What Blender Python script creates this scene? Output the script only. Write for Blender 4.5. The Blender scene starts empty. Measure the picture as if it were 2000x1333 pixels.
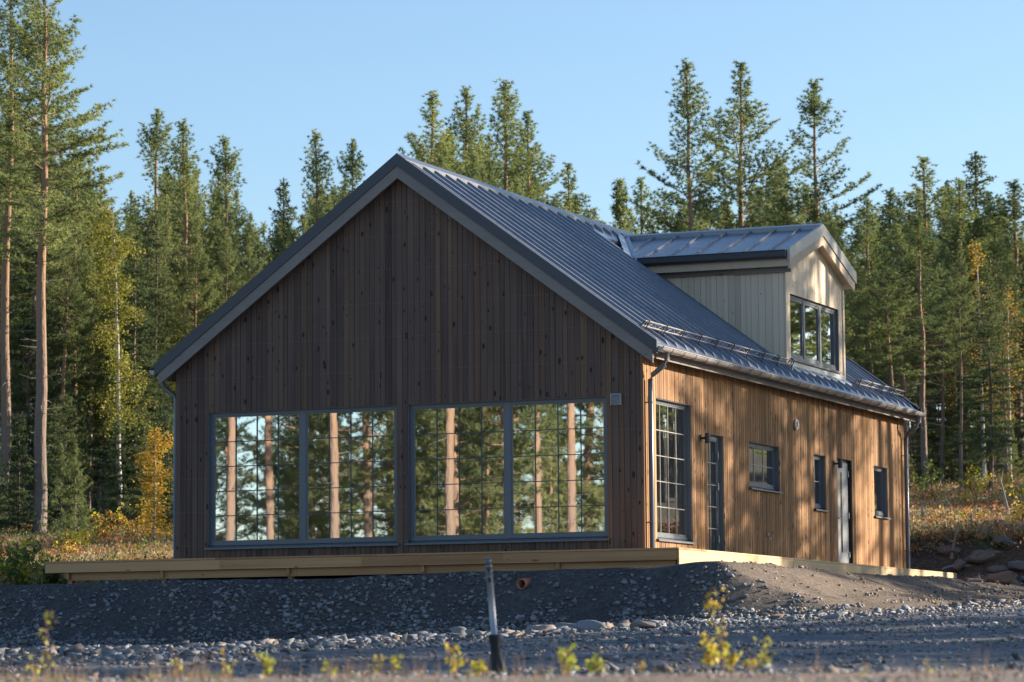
import bpy, math, random
import numpy as np
from mathutils import Vector, Matrix

random.seed(7)
RS = np.random.RandomState(11)
SC = bpy.context.scene
COL = SC.collection
D2R = math.radians

# ------------------------------------------------------------------ camera
CAM = np.array([19.31581454, -52.46354459, -1.98553077])
CR = np.array([0.92365315, 0.38315187, -0.00771357])
CU = np.array([0.04526828, -0.08909582, 0.99499383])
CF = np.array([-0.3805465, 0.91937836, 0.09963826])
FPX = 6414.2883                       # focal length in pixels of a 2000 px wide frame


def ray(px, py):
    return CF + CR * (px - 1000.0) / FPX - CU * (py - 666.5) / FPX


def at_depth(px, py, d):
    return CAM + ray(px, py) * d


def project(p):
    q = np.asarray(p, float) - CAM
    z = q @ CF
    return 1000 + FPX * (q @ CR) / z, 666.5 - FPX * (q @ CU) / z


SUN_AZ, SUN_EL = D2R(40), D2R(17.5)   # azimuth measured from +X towards +Y
SDIR = np.array([math.cos(SUN_AZ) * math.cos(SUN_EL), math.sin(SUN_AZ) * math.cos(SUN_EL), math.sin(SUN_EL)])


# ------------------------------------------------------------------ tagging
def tag(o, label=None, cat=None, group=None, kind=None):
    if label: o['label'] = label
    if cat: o['category'] = cat
    if group: o['group'] = group
    if kind: o['kind'] = kind
    return o


def empty(name, loc, rz=0.0, scale=(1, 1, 1)):
    o = bpy.data.objects.new(name, None)
    COL.objects.link(o)
    o.location = loc
    o.rotation_euler = (0, 0, rz)
    o.scale = scale
    o.empty_display_size = 0.3
    return o


def link_mesh(name, me, parent=None):
    o = bpy.data.objects.new(name, me)
    COL.objects.link(o)
    if parent is not None:
        o.parent = parent
    return o


# ------------------------------------------------------------------ mesh builder
BOXF = [(0, 3, 2, 1), (4, 5, 6, 7), (0, 1, 5, 4), (1, 2, 6, 5), (2, 3, 7, 6), (3, 0, 4, 7)]


class MB:
    def __init__(self):
        self.v, self.f, self.m, self.c = [], [], [], []

    def add(self, verts, faces, mat=0, col=(0.5, 0.5, 0.5)):
        b = len(self.v)
        self.v.extend([tuple(map(float, p)) for p in verts])
        self.c.extend([col] * len(verts))
        self.f.extend([tuple(i + b for i in f) for f in faces])
        self.m.extend([mat] * len(faces))

    def box(self, x0, x1, y0, y1, z0, z1, mat=0, col=(0.5, 0.5, 0.5)):
        x0, x1 = min(x0, x1), max(x0, x1)
        y0, y1 = min(y0, y1), max(y0, y1)
        z0, z1 = min(z0, z1), max(z0, z1)
        self.add([(x0, y0, z0), (x1, y0, z0), (x1, y1, z0), (x0, y1, z0),
                  (x0, y0, z1), (x1, y0, z1), (x1, y1, z1), (x0, y1, z1)], BOXF, mat, col)

    def hexa(self, p, mat=0, col=(0.5, 0.5, 0.5)):
        self.add(p, BOXF, mat, col)

    def prism(self, poly, ext, mat=0, col=(0.5, 0.5, 0.5)):
        # poly: list of 3D points (planar), ext: extrusion vector
        n = len(poly)
        ex = np.array(ext, float)
        v = [np.array(p, float) for p in poly] + [np.array(p, float) + ex for p in poly]
        f = [tuple(range(n - 1, -1, -1)), tuple(range(n, 2 * n))]
        for i in range(n):
            j = (i + 1) % n
            f.append((i, j, n + j, n + i))
        self.add(v, f, mat, col)

    def tube(self, pts, rad, sides=8, mat=0, col=(0.5, 0.5, 0.5), cap=True):
        pts = [np.array(p, float) for p in pts]
        n = len(pts)
        if not hasattr(rad, '__len__'):
            rad = [rad] * n
        vs = []
        up = np.array([0, 0, 1.0])
        for i in range(n):
            t = pts[min(i + 1, n - 1)] - pts[max(i - 1, 0)]
            t = t / (np.linalg.norm(t) + 1e-9)
            ref = up if abs(t[2]) < 0.9 else np.array([1.0, 0, 0])
            a = np.cross(t, ref); a /= np.linalg.norm(a)
            b = np.cross(t, a)
            for k in range(sides):
                an = 2 * math.pi * k / sides
                vs.append(pts[i] + (a * math.cos(an) + b * math.sin(an)) * rad[i])
        fs = []
        for i in range(n - 1):
            for k in range(sides):
                k2 = (k + 1) % sides
                fs.append((i * sides + k, i * sides + k2, (i + 1) * sides + k2, (i + 1) * sides + k))
        if cap:
            fs.append(tuple(range(sides)))
            fs.append(tuple(range((n - 1) * sides, n * sides))[::-1])
        self.add(vs, fs, mat, col)

    def mesh(self, name, mats, smooth=False):
        me = bpy.data.meshes.new(name)
        me.from_pydata(self.v, [], self.f)
        for m in mats:
            me.materials.append(m)
        me.polygons.foreach_set('material_index', np.array(self.m, dtype=np.int32))
        ca = me.color_attributes.new('tint', 'FLOAT_COLOR', 'POINT')
        cc = np.ones((len(self.v), 4), dtype=np.float32)
        cc[:, :3] = np.array(self.c, dtype=np.float32).reshape(-1, 3)
        ca.data.foreach_set('color', cc.ravel())
        if smooth:
            me.polygons.foreach_set('use_smooth', np.ones(len(self.f), dtype=bool))
        me.update()
        return me

    def build(self, name, mats, parent=None, smooth=False):
        if not isinstance(mats, (list, tuple)):
            mats = [mats]
        return link_mesh(name, self.mesh(name, mats, smooth), parent)


def np_mesh(name, verts, tris, mats, cols=None, mat_idx=None, smooth=False):
    """fast mesh of triangles / quads from numpy arrays"""
    me = bpy.data.meshes.new(name)
    nv, nf, k = len(verts), len(tris), tris.shape[1]
    me.vertices.add(nv)
    me.vertices.foreach_set('co', np.asarray(verts, np.float32).ravel())
    me.loops.add(nf * k)
    me.loops.foreach_set('vertex_index', np.asarray(tris, np.int32).ravel())
    me.polygons.add(nf)
    me.polygons.foreach_set('loop_start', np.arange(0, nf * k, k, dtype=np.int32))
    me.polygons.foreach_set('loop_total', np.full(nf, k, dtype=np.int32))
    for m in mats:
        me.materials.append(m)
    if mat_idx is not None:
        me.polygons.foreach_set('material_index', np.asarray(mat_idx, np.int32))
    if smooth:
        me.polygons.foreach_set('use_smooth', np.ones(nf, dtype=bool))
    me.update(calc_edges=True)
    if cols is not None:
        ca = me.color_attributes.new('tint', 'FLOAT_COLOR', 'POINT')
        cc = np.ones((nv, 4), np.float32)
        cc[:, :3] = cols
        ca.data.foreach_set('color', cc.ravel())
    me.validate()
    return me


# ------------------------------------------------------------------ materials
class NT:
    def __init__(self, name):
        self.mat = bpy.data.materials.new(name)
        self.mat.use_nodes = True
        self.t = self.mat.node_tree
        self.t.nodes.clear()
        self.out = self.t.nodes.new('ShaderNodeOutputMaterial')

    def n(self, typ, **kw):
        nd = self.t.nodes.new(typ)
        for k, v in kw.items():
            setattr(nd, k, v)
        return nd

    def l(self, a, b):
        self.t.links.new(a, b)

    def val(self, sock, v):
        if hasattr(v, 'is_output') or isinstance(v, bpy.types.NodeSocket):
            self.l(v, sock)
        else:
            sock.default_value = v

    def math(self, op, a, b=None, c=None, clamp=False):
        nd = self.n('ShaderNodeMath', operation=op, use_clamp=clamp)
        self.val(nd.inputs[0], a)
        if b is not None: self.val(nd.inputs[1], b)
        if c is not None: self.val(nd.inputs[2], c)
        return nd.outputs[0]

    def mix(self, fac, a, b, mode='MIX'):
        nd = self.n('ShaderNodeMix', data_type='RGBA', blend_type=mode, clamp_factor=True)
        self.val(nd.inputs[0], fac)
        self.val(nd.inputs[6], a if not isinstance(a, tuple) else (*a[:3], 1))
        self.val(nd.inputs[7], b if not isinstance(b, tuple) else (*b[:3], 1))
        return nd.outputs[2]

    def coord(self, which='Object'):
        return self.n('ShaderNodeTexCoord').outputs[which]

    def mapping(self, vec, scale=(1, 1, 1), loc=(0, 0, 0)):
        nd = self.n('ShaderNodeMapping')
        self.l(vec, nd.inputs[0])
        nd.inputs['Scale'].default_value = scale
        self.val(nd.inputs['Location'], loc)
        return nd.outputs[0]

    def noise(self, vec, scale=5, detail=4, rough=0.55, out='Fac'):
        nd = self.n('ShaderNodeTexNoise')
        self.l(vec, nd.inputs['Vector'])
        nd.inputs['Scale'].default_value = scale
        nd.inputs['Detail'].default_value = detail
        nd.inputs['Roughness'].default_value = rough
        return nd.outputs[out]

    def voro(self, vec, scale=5, feature='F1', out='Distance'):
        nd = self.n('ShaderNodeTexVoronoi', feature=feature)
        self.l(vec, nd.inputs['Vector'])
        nd.inputs['Scale'].default_value = scale
        return nd.outputs[out]

    def ramp(self, fac, stops):
        nd = self.n('ShaderNodeValToRGB')
        cr = nd.color_ramp
        while len(cr.elements) < len(stops):
            cr.elements.new(0.5)
        for e, (p, c) in zip(cr.elements, stops):
            e.position = p
            e.color = (*c, 1) if len(c) == 3 else c
        self.l(fac, nd.inputs[0])
        return nd.outputs[0]

    def attr(self, name='tint'):
        return self.n('ShaderNodeAttribute', attribute_name=name)

    def sep(self, col):
        nd = self.n('ShaderNodeSeparateColor')
        self.l(col, nd.inputs[0])
        return nd.outputs

    def bump(self, h, strength=0.3, dist=0.02):
        nd = self.n('ShaderNodeBump')
        nd.inputs['Strength'].default_value = strength
        nd.inputs['Distance'].default_value = dist
        self.l(h, nd.inputs['Height'])
        return nd.outputs[0]

    def bsdf(self, color, rough=0.6, metal=0.0, spec=0.5, normal=None):
        p = self.n('ShaderNodeBsdfPrincipled')
        self.val(p.inputs['Base Color'], color if not isinstance(color, tuple) else (*color[:3], 1))
        self.val(p.inputs['Roughness'], rough)
        p.inputs['Metallic'].default_value = metal
        p.inputs['Specular IOR Level'].default_value = spec
        if normal is not None:
            self.l(normal, p.inputs['Normal'])
        return p.outputs[0]

    def done(self, shader):
        self.l(shader, self.out.inputs[0])
        return self.mat


def mat_wood(name, dark, light, knot, grain=1.0, rough=0.75, knots=0.6, axis='z', shade_tone=False):
    """planks: tint.r = tone of the plank, tint.g = random offset, tint.b = amount of painted-in shade"""
    N = NT(name)
    co = N.coord('Object')
    at = N.attr()
    s = N.sep(at.outputs['Color'])
    off = N.n('ShaderNodeCombineXYZ')
    N.l(N.math('MULTIPLY', s[1], 37.0), off.inputs[0])
    N.l(N.math('MULTIPLY', s[1], 91.0), off.inputs[1])
    N.l(N.math('MULTIPLY', s[1], 53.0), off.inputs[2])
    lo = 0.35
    sc_g = {'z': (26, 26, lo), 'x': (lo, 26, 26), 'y': (26, lo, 26)}[axis]
    sc_k = {'z': (9.0, 9.0, 4.6), 'x': (2.6, 9, 9), 'y': (9, 2.6, 9)}[axis]
    mg = N.mapping(co, sc_g, off.outputs[0])
    mk = N.mapping(co, sc_k, off.outputs[0])
    g1 = N.noise(mg, 1.0, 6, 0.65)
    g2 = N.noise(N.mapping(co, {'z': (3, 3, .5), 'x': (.5, 3, 3), 'y': (3, .5, 3)}[axis], off.outputs[0]), 1.0, 3, 0.5)
    f = N.math('MULTIPLY_ADD', N.math('SUBTRACT', g1, 0.5), 1.1 * grain, N.math('MULTIPLY', s[0], 1.0))
    f = N.math('MULTIPLY_ADD', N.math('SUBTRACT', g2, 0.5), 0.9 * grain, f, clamp=True)
    col = N.mix(f, dark, light)
    col = N.mix(N.math('MULTIPLY', s[2], 0.85), col, N.mix(f, (dark[0]*.34, dark[1]*.49, dark[2]*1.05), (light[0]*.26, light[1]*.37, light[2]*.86))) if shade_tone else col  # cool dark shade of the gable painted into the plank colour
    # knots
    vd = N.n('ShaderNodeTexVoronoi', feature='F1')
    N.l(mk, vd.inputs['Vector']); vd.inputs['Scale'].default_value = 1.0
    vs = N.sep(vd.outputs['Color'])
    size = N.math('MULTIPLY', N.math('SUBTRACT', vs[0], 1.0 - knots), 0.36)
    kf = N.math('MULTIPLY', N.math('SUBTRACT', size, vd.outputs['Distance']), 14.0, clamp=True)
    col = N.mix(N.math('MULTIPLY', kf, 0.9), col, knot)
    bm = N.bump(g1, 0.25, 0.01)
    return N.done(N.bsdf(col, rough, 0, 0.3, bm))


def mat_paint(name, color, rough=0.45, metal=0.0, spec=0.5, var=0.12, scale=6.0, bump=0.0):
    N = NT(name)
    co = N.coord('Object')
    n1 = N.noise(co, scale, 5, 0.6)
    c2 = tuple(min(1, c * (1 + var)) for c in color)
    c1 = tuple(c * (1 - var) for c in color)
    col = N.mix(n1, c1, c2)
    r = N.math('MULTIPLY_ADD', n1, 0.2, rough - 0.1, clamp=True)
    nm = N.bump(N.noise(co, 3.0, 2), bump, 0.02) if bump else None
    return N.done(N.bsdf(col, r, metal, spec, nm))


def mat_glass(name, refl=0.5):
    N = NT(name)
    co = N.coord('Object')
    wav = N.noise(co, 2.2, 2, 0.5)
    wav2 = N.noise(N.mapping(co, (9, 9, 1.2)), 1.0, 2, 0.5)
    h = N.math('MULTIPLY_ADD', wav2, 0.10, wav)
    nm = N.bump(h, 0.016, 0.012)
    gl = N.n('ShaderNodeBsdfGlossy')
    gl.inputs['Color'].default_value = (0.97, 0.99, 1.0, 1)
    gl.inputs['Roughness'].default_value = 0.011
    N.l(nm, gl.inputs['Normal'])
    tr = N.n('ShaderNodeBsdfTransparent')
    tr.inputs['Color'].default_value = (0.88, 0.92, 0.90, 1)
    fr = N.n('ShaderNodeFresnel'); fr.inputs[0].default_value = 1.5
    fac = N.math('ADD', N.math('MULTIPLY', fr.outputs[0], 0.9), refl, clamp=True)
    mx = N.n('ShaderNodeMixShader')
    N.l(fac, mx.inputs[0]); N.l(tr.outputs[0], mx.inputs[1]); N.l(gl.outputs[0], mx.inputs[2])
    return N.done(mx.outputs[0])


def mat_leaf(name, base, light, trans=0.35, rough=0.6, use_attr=False, spec=0.3):
    """tint.r mixes base/light; or the tint itself is the leaf colour when use_attr"""
    N = NT(name)
    at = N.attr()
    if use_attr:
        col = at.outputs['Color']
    else:
        s = N.sep(at.outputs['Color'])
        info = N.n('ShaderNodeObjectInfo')
        f = N.math('MULTIPLY_ADD', N.math('SUBTRACT', info.outputs['Random'], 0.5), 0.5, s[0], clamp=True)
        col = N.mix(f, base, light)
    p = N.bsdf(col, rough, 0, spec)
    t = N.n('ShaderNodeBsdfTranslucent')
    N.l(N.mix(0.5, col, (0.9, 1.0, 0.35), 'MULTIPLY') if not use_attr else col, t.inputs[0])
    mx = N.n('ShaderNodeMixShader')
    mx.inputs[0].default_value = trans
    N.l(p, mx.inputs[1]); N.l(t.outputs[0], mx.inputs[2])
    return N.done(mx.outputs[0])


def mat_bark(name, low, high, scale_top=18.0, speck=(0.03, 0.02, 0.015), fine=1.0):
    N = NT(name)
    co = N.coord('Object')
    xyz = N.n('ShaderNodeSeparateXYZ'); N.l(co, xyz.inputs[0])
    h = N.math('DIVIDE', xyz.outputs[2], scale_top)
    n1 = N.noise(N.mapping(co, (7 * fine, 7 * fine, 1.8 * fine)), 1.0, 6, 0.7)
    n2 = N.voro(N.mapping(co, (16 * fine, 16 * fine, 3.5 * fine)), 1.0)
    f = N.math('MULTIPLY_ADD', N.math('SUBTRACT', n1, 0.5), 0.5, N.math('MULTIPLY', N.math('SUBTRACT', h, 0.12), 2.4), clamp=True)
    col = N.mix(f, low, high)
    dk = N.math('MULTIPLY', N.math('SUBTRACT', n1, 0.52), 4.0, clamp=True)
    col = N.mix(N.math('MULTIPLY', dk, 0.55), col, speck)
    nm = N.bump(N.math('ADD', n1, n2), 0.6, 0.03)
    return N.done(N.bsdf(col, 0.85, 0, 0.2, nm))


def mat_birch(name):
    N = NT(name)
    co = N.coord('Object')
    n1 = N.noise(N.mapping(co, (3, 3, 9)), 1.0, 5, 0.7)
    f = N.math('MULTIPLY', N.math('SUBTRACT', n1, 0.56), 9.0, clamp=True)
    col = N.mix(f, (0.5, 0.48, 0.43), (0.05, 0.045, 0.04))
    return N.done(N.bsdf(col, 0.7))


def mat_ground(name):
    N = NT(name)
    co = N.coord('Object')
    at = N.attr()
    n1 = N.noise(co, 1.3, 8, 0.65)
    n2 = N.noise(co, 14.0, 6, 0.7)
    n3 = N.noise(co, 70.0, 4, 0.7)
    v = N.voro(co, 26.0, out='Color')
    vs = N.sep(v)
    k = N.math('MULTIPLY_ADD', n1, 0.7, 0.45)
    k = N.math('MULTIPLY', k, N.math('MULTIPLY_ADD', n2, 1.0, 0.45))
    k = N.math('MULTIPLY', k, N.math('MULTIPLY_ADD', vs[0], 0.6, 0.65))
    mul = N.n('ShaderNodeCombineColor')
    for i in range(3):
        N.l(k, mul.inputs[i])
    col = N.mix(1.0, at.outputs['Color'], mul.outputs[0], 'MULTIPLY')
    h = N.math('MULTIPLY_ADD', n3, 0.35, N.math('ADD', n2, N.math('MULTIPLY', vs[1], 0.5)))
    nm = N.bump(h, 0.75, 0.035)
    return N.done(N.bsdf(col, 0.95, 0, 0.15, nm))


def mat_stone(name):
    N = NT(name)
    co = N.coord('Object')
    at = N.attr()
    n1 = N.noise(co, 9.0, 6, 0.7)
    k = N.math('MULTIPLY_ADD', n1, 0.9, 0.55)
    mul = N.n('ShaderNodeCombineColor')
    for i in range(3):
        N.l(k, mul.inputs[i])
    col = N.mix(1.0, at.outputs['Color'], mul.outputs[0], 'MULTIPLY')
    nm = N.bump(N.noise(co, 30, 5, 0.7), 0.5, 0.02)
    return N.done(N.bsdf(col, 0.85, 0, 0.25, nm))


M = {}
M['clad'] = mat_wood('timber_cladding', (0.135, 0.071, 0.034), (0.47, 0.255, 0.105), (0.020, 0.013, 0.010), shade_tone=True, knots=0.85)
M['pale'] = mat_wood('pale_timber', (0.58, 0.47, 0.34), (0.84, 0.71, 0.53), (0.20, 0.15, 0.10), grain=0.7, knots=0.45)
M['trim'] = mat_wood('trim_timber', (0.16, 0.145, 0.135), (0.30, 0.275, 0.255), (0.07, 0.05, 0.04), grain=0.6, axis='x')
M['paletrim'] = mat_wood('pale_trim_timber', (0.42, 0.33, 0.235), (0.66, 0.54, 0.40), (0.22, 0.14, 0.08), grain=0.5, axis='y')
M['deckx'] = mat_wood('deck_timber', (0.30, 0.155, 0.072), (0.58, 0.345, 0.175), (0.13, 0.08, 0.04), grain=1.0, axis='x', knots=0.6)
M['decky'] = mat_wood('deck_timber_side', (0.40, 0.28, 0.15), (0.66, 0.50, 0.30), (0.22, 0.13, 0.06), grain=0.6, axis='y', knots=0.4)
M['nail'] = mat_paint('nail_steel', (0.26, 0.25, 0.24), 0.5, 0.6)
M['roof'] = mat_paint('roof_sheet', (0.19, 0.21, 0.25), 0.27, 0.25, 0.8, 0.10, 2.0, bump=0.05)
M['verge'] = mat_paint('verge_sheet', (0.055, 0.062, 0.075), 0.45, 0.1, 0.5, 0.15, 2.0, bump=0.05)
M['ridge'] = mat_paint('ridge_sheet', (0.16, 0.17, 0.19), 0.3, 0.5, 0.6, 0.1, 2.0, bump=0.05)
M['gutter'] = mat_paint('gutter_steel', (0.36, 0.35, 0.34), 0.34, 0.25, 0.6, 0.12, 3.0)
M['pipe'] = mat_paint('pipe_steel', (0.14, 0.155, 0.18), 0.35, 0.3, 0.5, 0.1, 3.0)
M['flash'] = mat_paint('bare_flashing', (0.45, 0.47, 0.50), 0.35, 0.5, 0.5, 0.1, 5.0, bump=0.05)
M['frame'] = mat_paint('window_paint', (0.125, 0.145, 0.17), 0.40, 0.0, 0.5, 0.06, 4.0)
M['bars'] = mat_paint('shaded_bars', (0.07, 0.08, 0.092), 0.5)  # gable bars: shade put into a darker copy of the side bars
M['door'] = mat_paint('door_paint', (0.27, 0.29, 0.32), 0.4, 0.0, 0.5, 0.06, 3.0)
M['black'] = mat_paint('black_gasket', (0.012, 0.013, 0.015), 0.5)
M['lamp'] = mat_paint('lamp_metal', (0.045, 0.05, 0.06), 0.4, 0.3)
M['white'] = mat_paint('white_plastic', (0.62, 0.60, 0.57), 0.4)
M['ventgrey'] = mat_paint('vent_plastic', (0.36, 0.38, 0.40), 0.5)
M['glass'] = mat_glass('window_glass', 0.68)
M['glass_side'] = mat_glass('side_window_glass', 0.42)
M['inside'] = mat_paint('plaster', (0.80, 0.79, 0.76), 0.8)
M['floor'] = mat_paint('oak_floor', (0.46, 0.36, 0.25), 0.5)
M['dark'] = mat_paint('wind_board', (0.035, 0.032, 0.03), 0.9)
M['steel'] = mat_paint('galvanised_steel', (0.36, 0.38, 0.41), 0.45, 0.6, 0.5, 0.3, 12.0)
M['rubber'] = mat_paint('black_rubber', (0.018, 0.019, 0.022), 0.55, 0, 0.4, 0.3, 9.0)
M['drain'] = mat_paint('drain_plastic', (0.42, 0.17, 0.10), 0.5)
M['ground'] = mat_ground('earth')
M['stone'] = mat_stone('crushed_rock')
M['pine'] = mat_leaf('pine_needles', (0.115, 0.165, 0.090), (0.400, 0.430, 0.190), 0.50)
M['spruce'] = mat_leaf('spruce_needles', (0.070, 0.110, 0.062), (0.240, 0.275, 0.130), 0.42)
M['birchleaf'] = mat_leaf('birch_leaves', (0.15, 0.19, 0.04), (0.36, 0.33, 0.06), 0.42)
M['gold'] = mat_leaf('golden_leaves', (0.42, 0.26, 0.04), (0.66, 0.45, 0.09), 0.45)
M['leaf'] = mat_leaf('mixed_leaves', (0, 0, 0), (0, 0, 0), 0.4, use_attr=True)
M['brown'] = mat_leaf('dead_needles', (0.12, 0.05, 0.03), (0.22, 0.10, 0.06), 0.2)
M['bark'] = mat_bark('pine_bark', (0.19, 0.16, 0.14), (0.32, 0.205, 0.135))
M['sbark'] = mat_bark('spruce_bark', (0.14, 0.115, 0.10), (0.20, 0.155, 0.125))
M['birch'] = mat_birch('birch_bark')
M['twig'] = mat_paint('dead_wood', (0.30, 0.265, 0.235), 0.85, var=0.35)
M['stem'] = mat_paint('stem_bark', (0.20, 0.12, 0.09), 0.8, var=0.3)


# ------------------------------------------------------------------ terrain
def waves(seed, freq, n=9):
    r = np.random.RandomState(seed)
    an = r.rand(n) * 2 * math.pi
    fr = freq * (0.55 + 0.9 * r.rand(n))
    return np.cos(an) * fr, np.sin(an) * fr, r.rand(n) * 6.283


W_A, W_B, W_C, W_D = waves(1, 0.35), waves(2, 1.3), waves(3, 4.5), waves(4, 13.0)


def wav(x, y, w):
    s = 0
    for kx, ky, ph in zip(*w):
        s = s + np.sin(kx * x + ky * y + ph)
    return s / len(w[0]) * 1.6


def sstep(a, b, x):
    t = np.clip((x - a) / (b - a), 0, 1)
    return t * t * (3 - 2 * t)


def height(x, y):
    x = np.asarray(x, float); y = np.asarray(y, float)
    k = np.interp(x, [-18, -5, -1, 4.5, 8, 14], [.36, .42, .55, .78, .88, .90])
    base = -2.03 + (np.clip(y + 31, 0, None) / 26.0) ** 1.15 * k - np.clip(-38.5 - y, 0, 14) * 0.045
    base = base - 0.03 * np.exp(-((y + 31) / 3.0) ** 2)                 # shallow dip behind the verge
    hill = -0.55 + 0.077 * np.clip(y - 2, 0, 160) + 0.02 * np.clip(y - 60, 0, 100)
    base_r = np.where(y > 19.2, np.minimum(np.maximum(hill, base), -0.42 + 0.8 * np.clip(y - 19.2, 0, None)), base)
    # inside the building plot
    cut = np.minimum(np.clip(-12.5 - x, 0, None), 99)
    cut2 = np.clip(y - 18.5, 0, None)
    pz = -0.42 + 0.10 * sstep(-6, 1.0, x) + 0.07 * sstep(0.8, 1.7, x)
    inside = np.where((x > -12.5) & (y < 18.5), pz, np.minimum(hill, -0.58 + 0.8 * np.hypot(np.where(x < -12.5, cut, 0), cut2)))
    dx = np.clip(x - 2.1, 0, None)
    dy = np.clip(-2.05 - y, 0, None)
    roll = 0.12 * np.exp(-(np.hypot(dx, dy)) / 0.25) * ((dx + dy) > 0)
    drop = np.sqrt((0.78 * dy) ** 2 + (0.46 * dx) ** 2)
    bank = pz - drop + 0.04 * wav(x, y, W_B)
    out = (dx > 0) | (dy > 0)
    h = np.where(out, np.maximum(base_r, bank), inside)
    h = h - np.where(out & (bank > base_r), 0.035 * np.abs(wav(x * .35 + y * .6, y * .35 - x * .5, W_C)) * np.clip(drop * 2.5, 0, 1), 0)
    # a soft toe where bank and flat meet
    dd = base_r - bank
    toe = np.where(out, 0.16 * np.exp(-(dd / 0.28) ** 2), 0)
    h = h + toe
    amp = 0.02 + 0.05 * sstep(18, 30, y) + 0.06 * sstep(-12, -18, x) * sstep(0, 6, y)
    slope = np.where(out & (bank > base_r + .03), 1.0, 0.0)
    h = h + amp * wav(x, y, W_B) + (0.014 + 0.022 * slope) * wav(x, y, W_C) * (y > -40) + (0.006 + 0.012 * slope) * wav(x, y, W_D)
    h = h + 0.35 * wav(x * 0.6, y * 0.6, W_A) * sstep(30, 60, y)
    return h


def hz(x, y):
    return float(height(np.array([x]), np.array([y]))[0])


def spot(px, d):
    """ground point seen under image column px at distance d"""
    py = 1200.0
    for _ in range(12):
        p = at_depth(px, py, d)
        z = hz(p[0], p[1])
        py += (p[2] - z) * FPX / d
    p = at_depth(px, py, d)
    return np.array([p[0], p[1], hz(p[0], p[1])]), py


def lines(segs):
    out = []
    for a, b, s in segs:
        out += list(np.arange(a, b, s))
    return np.array(out + [segs[-1][1]])


def build_ground():
    gx = lines([(-420, -120, 20), (-120, -50, 4), (-50, -21, 1.0), (-21, 14, 0.13), (14, 30, 0.5), (30, 90, 4), (90, 420, 22)])
    gy = lines([(-420, -100, 20), (-100, -54, 3), (-54, -40, 0.5), (-40, -8, 0.2), (-8, 1.5, 0.09), (1.5, 22, 0.3), (22, 90, 1.0), (90, 200, 5), (200, 700, 25)])
    X, Y = np.meshgrid(gx, gy)
    Z = height(X, Y)
    nx, ny = len(gx), len(gy)
    V = np.stack([X, Y, Z], -1).reshape(-1, 3)
    i = np.arange(nx - 1); j = np.arange(ny - 1)
    I, J = np.meshgrid(i, j)
    a = (J * nx + I).ravel()
    Q = np.stack([a, a + 1, a + nx + 1, a + nx], -1)
    x, y = X.ravel(), Y.ravel()
    soil = np.array([0.105, 0.104, 0.106]); gravel = np.array([0.215, 0.23, 0.255])
    sand = np.array([0.29, 0.24, 0.195]); heath = np.array([0.15, 0.10, 0.06]); forest = np.array([0.06, 0.055, 0.03])
    C = np.tile(soil, (len(x), 1))
    n = wav(x, y, W_B) * 0.25

    def lay(w, c):
        nonlocal C
        w = np.clip(w, 0, 1)[:, None]
        C = C * (1 - w) + c * w
    lay(sstep(1.2, 2.6, x + n) * sstep(-5, -1.0, y), sand * 0.92)
    base = V[:, 2]
    flat = sstep(-3.6, -4.8, y + n) + sstep(4.2, 6.0, x + n - 0.08 * (y + 4)) * (y < 19)
    lay(flat, gravel)
    lay(sstep(-34.0, -35.6, y + n * 2), sand * 1.25)
    lay(sstep(18.0, 19.0, y) * sstep(-2, 1, x), np.array([0.20, 0.15, 0.11]))
    lay(sstep(0.2, 2.5, y + n) * sstep(-12.0, -13.5, x), heath)
    lay(sstep(19.5, 21.5, y + n), heath)
    lay(sstep(44, 58, y + n * 8 + x * 0.25), forest)
    lay(sstep(62, 72, y + n * 8), forest)
    me = np_mesh('ground', V, Q, [M['ground']], C, smooth=True)
    o = link_mesh('ground', me)
    tag(o, 'bare earth, crushed rock and heath rising towards the forest', kind='structure')


def stones_mesh(name, P, R, cols, flat=0.62, seed=0):
    """angular blocks, one per point"""
    r = np.random.RandomState(seed)
    n = len(P)
    cube = np.array([(-1, -1, -1), (1, -1, -1), (1, 1, -1), (-1, 1, -1), (-1, -1, 1), (1, -1, 1), (1, 1, 1), (-1, 1, 1)], float)
    V = cube[None] * (0.45 + 0.55 * r.rand(n, 8, 1)) + 0.34 * r.randn(n, 8, 3)
    V[:, :, 2] *= flat * (0.6 + 0.8 * r.rand(n, 1))
    V[:, :, 0] *= 0.7 + 0.9 * r.rand(n, 1)
    a = r.rand(n) * 6.283
    b = r.randn(n) * 0.35
    ca, sa, cb, sb = np.cos(a)[:, None], np.sin(a)[:, None], np.cos(b)[:, None], np.sin(b)[:, None]
    x, y, z = V[:, :, 0].copy(), V[:, :, 1].copy(), V[:, :, 2].copy()
    y, z = y * cb - z * sb, y * sb + z * cb
    x, y = x * ca - y * sa, x * sa + y * ca
    V = np.stack([x, y, z], -1) * R[:, None, None] * 0.75 + P[:, None, :]
    F = np.array([(0, 3, 2), (0, 2, 1), (4, 5, 6), (4, 6, 7), (0, 1, 5), (0, 5, 4), (1, 2, 6), (1, 6, 5), (2, 3, 7), (2, 7, 6), (3, 0, 4), (3, 4, 7)])
    T = (F[None] + 8 * np.arange(n)[:, None, None]).reshape(-1, 3)
    C = np.repeat(cols, 8, axis=0)
    return np_mesh(name, V.reshape(-1, 3), T, [M['stone']], C)


def stone_cols(n, r, warm=0.12):
    g = 0.13 + 0.18 * r.rand(n, 1)
    c = g * np.array([[0.93, 1.0, 1.10]])
    w = r.rand(n, 1) < warm
    return np.where(w, g * np.array([[1.15, 0.95, 0.82]]), c)


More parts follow.
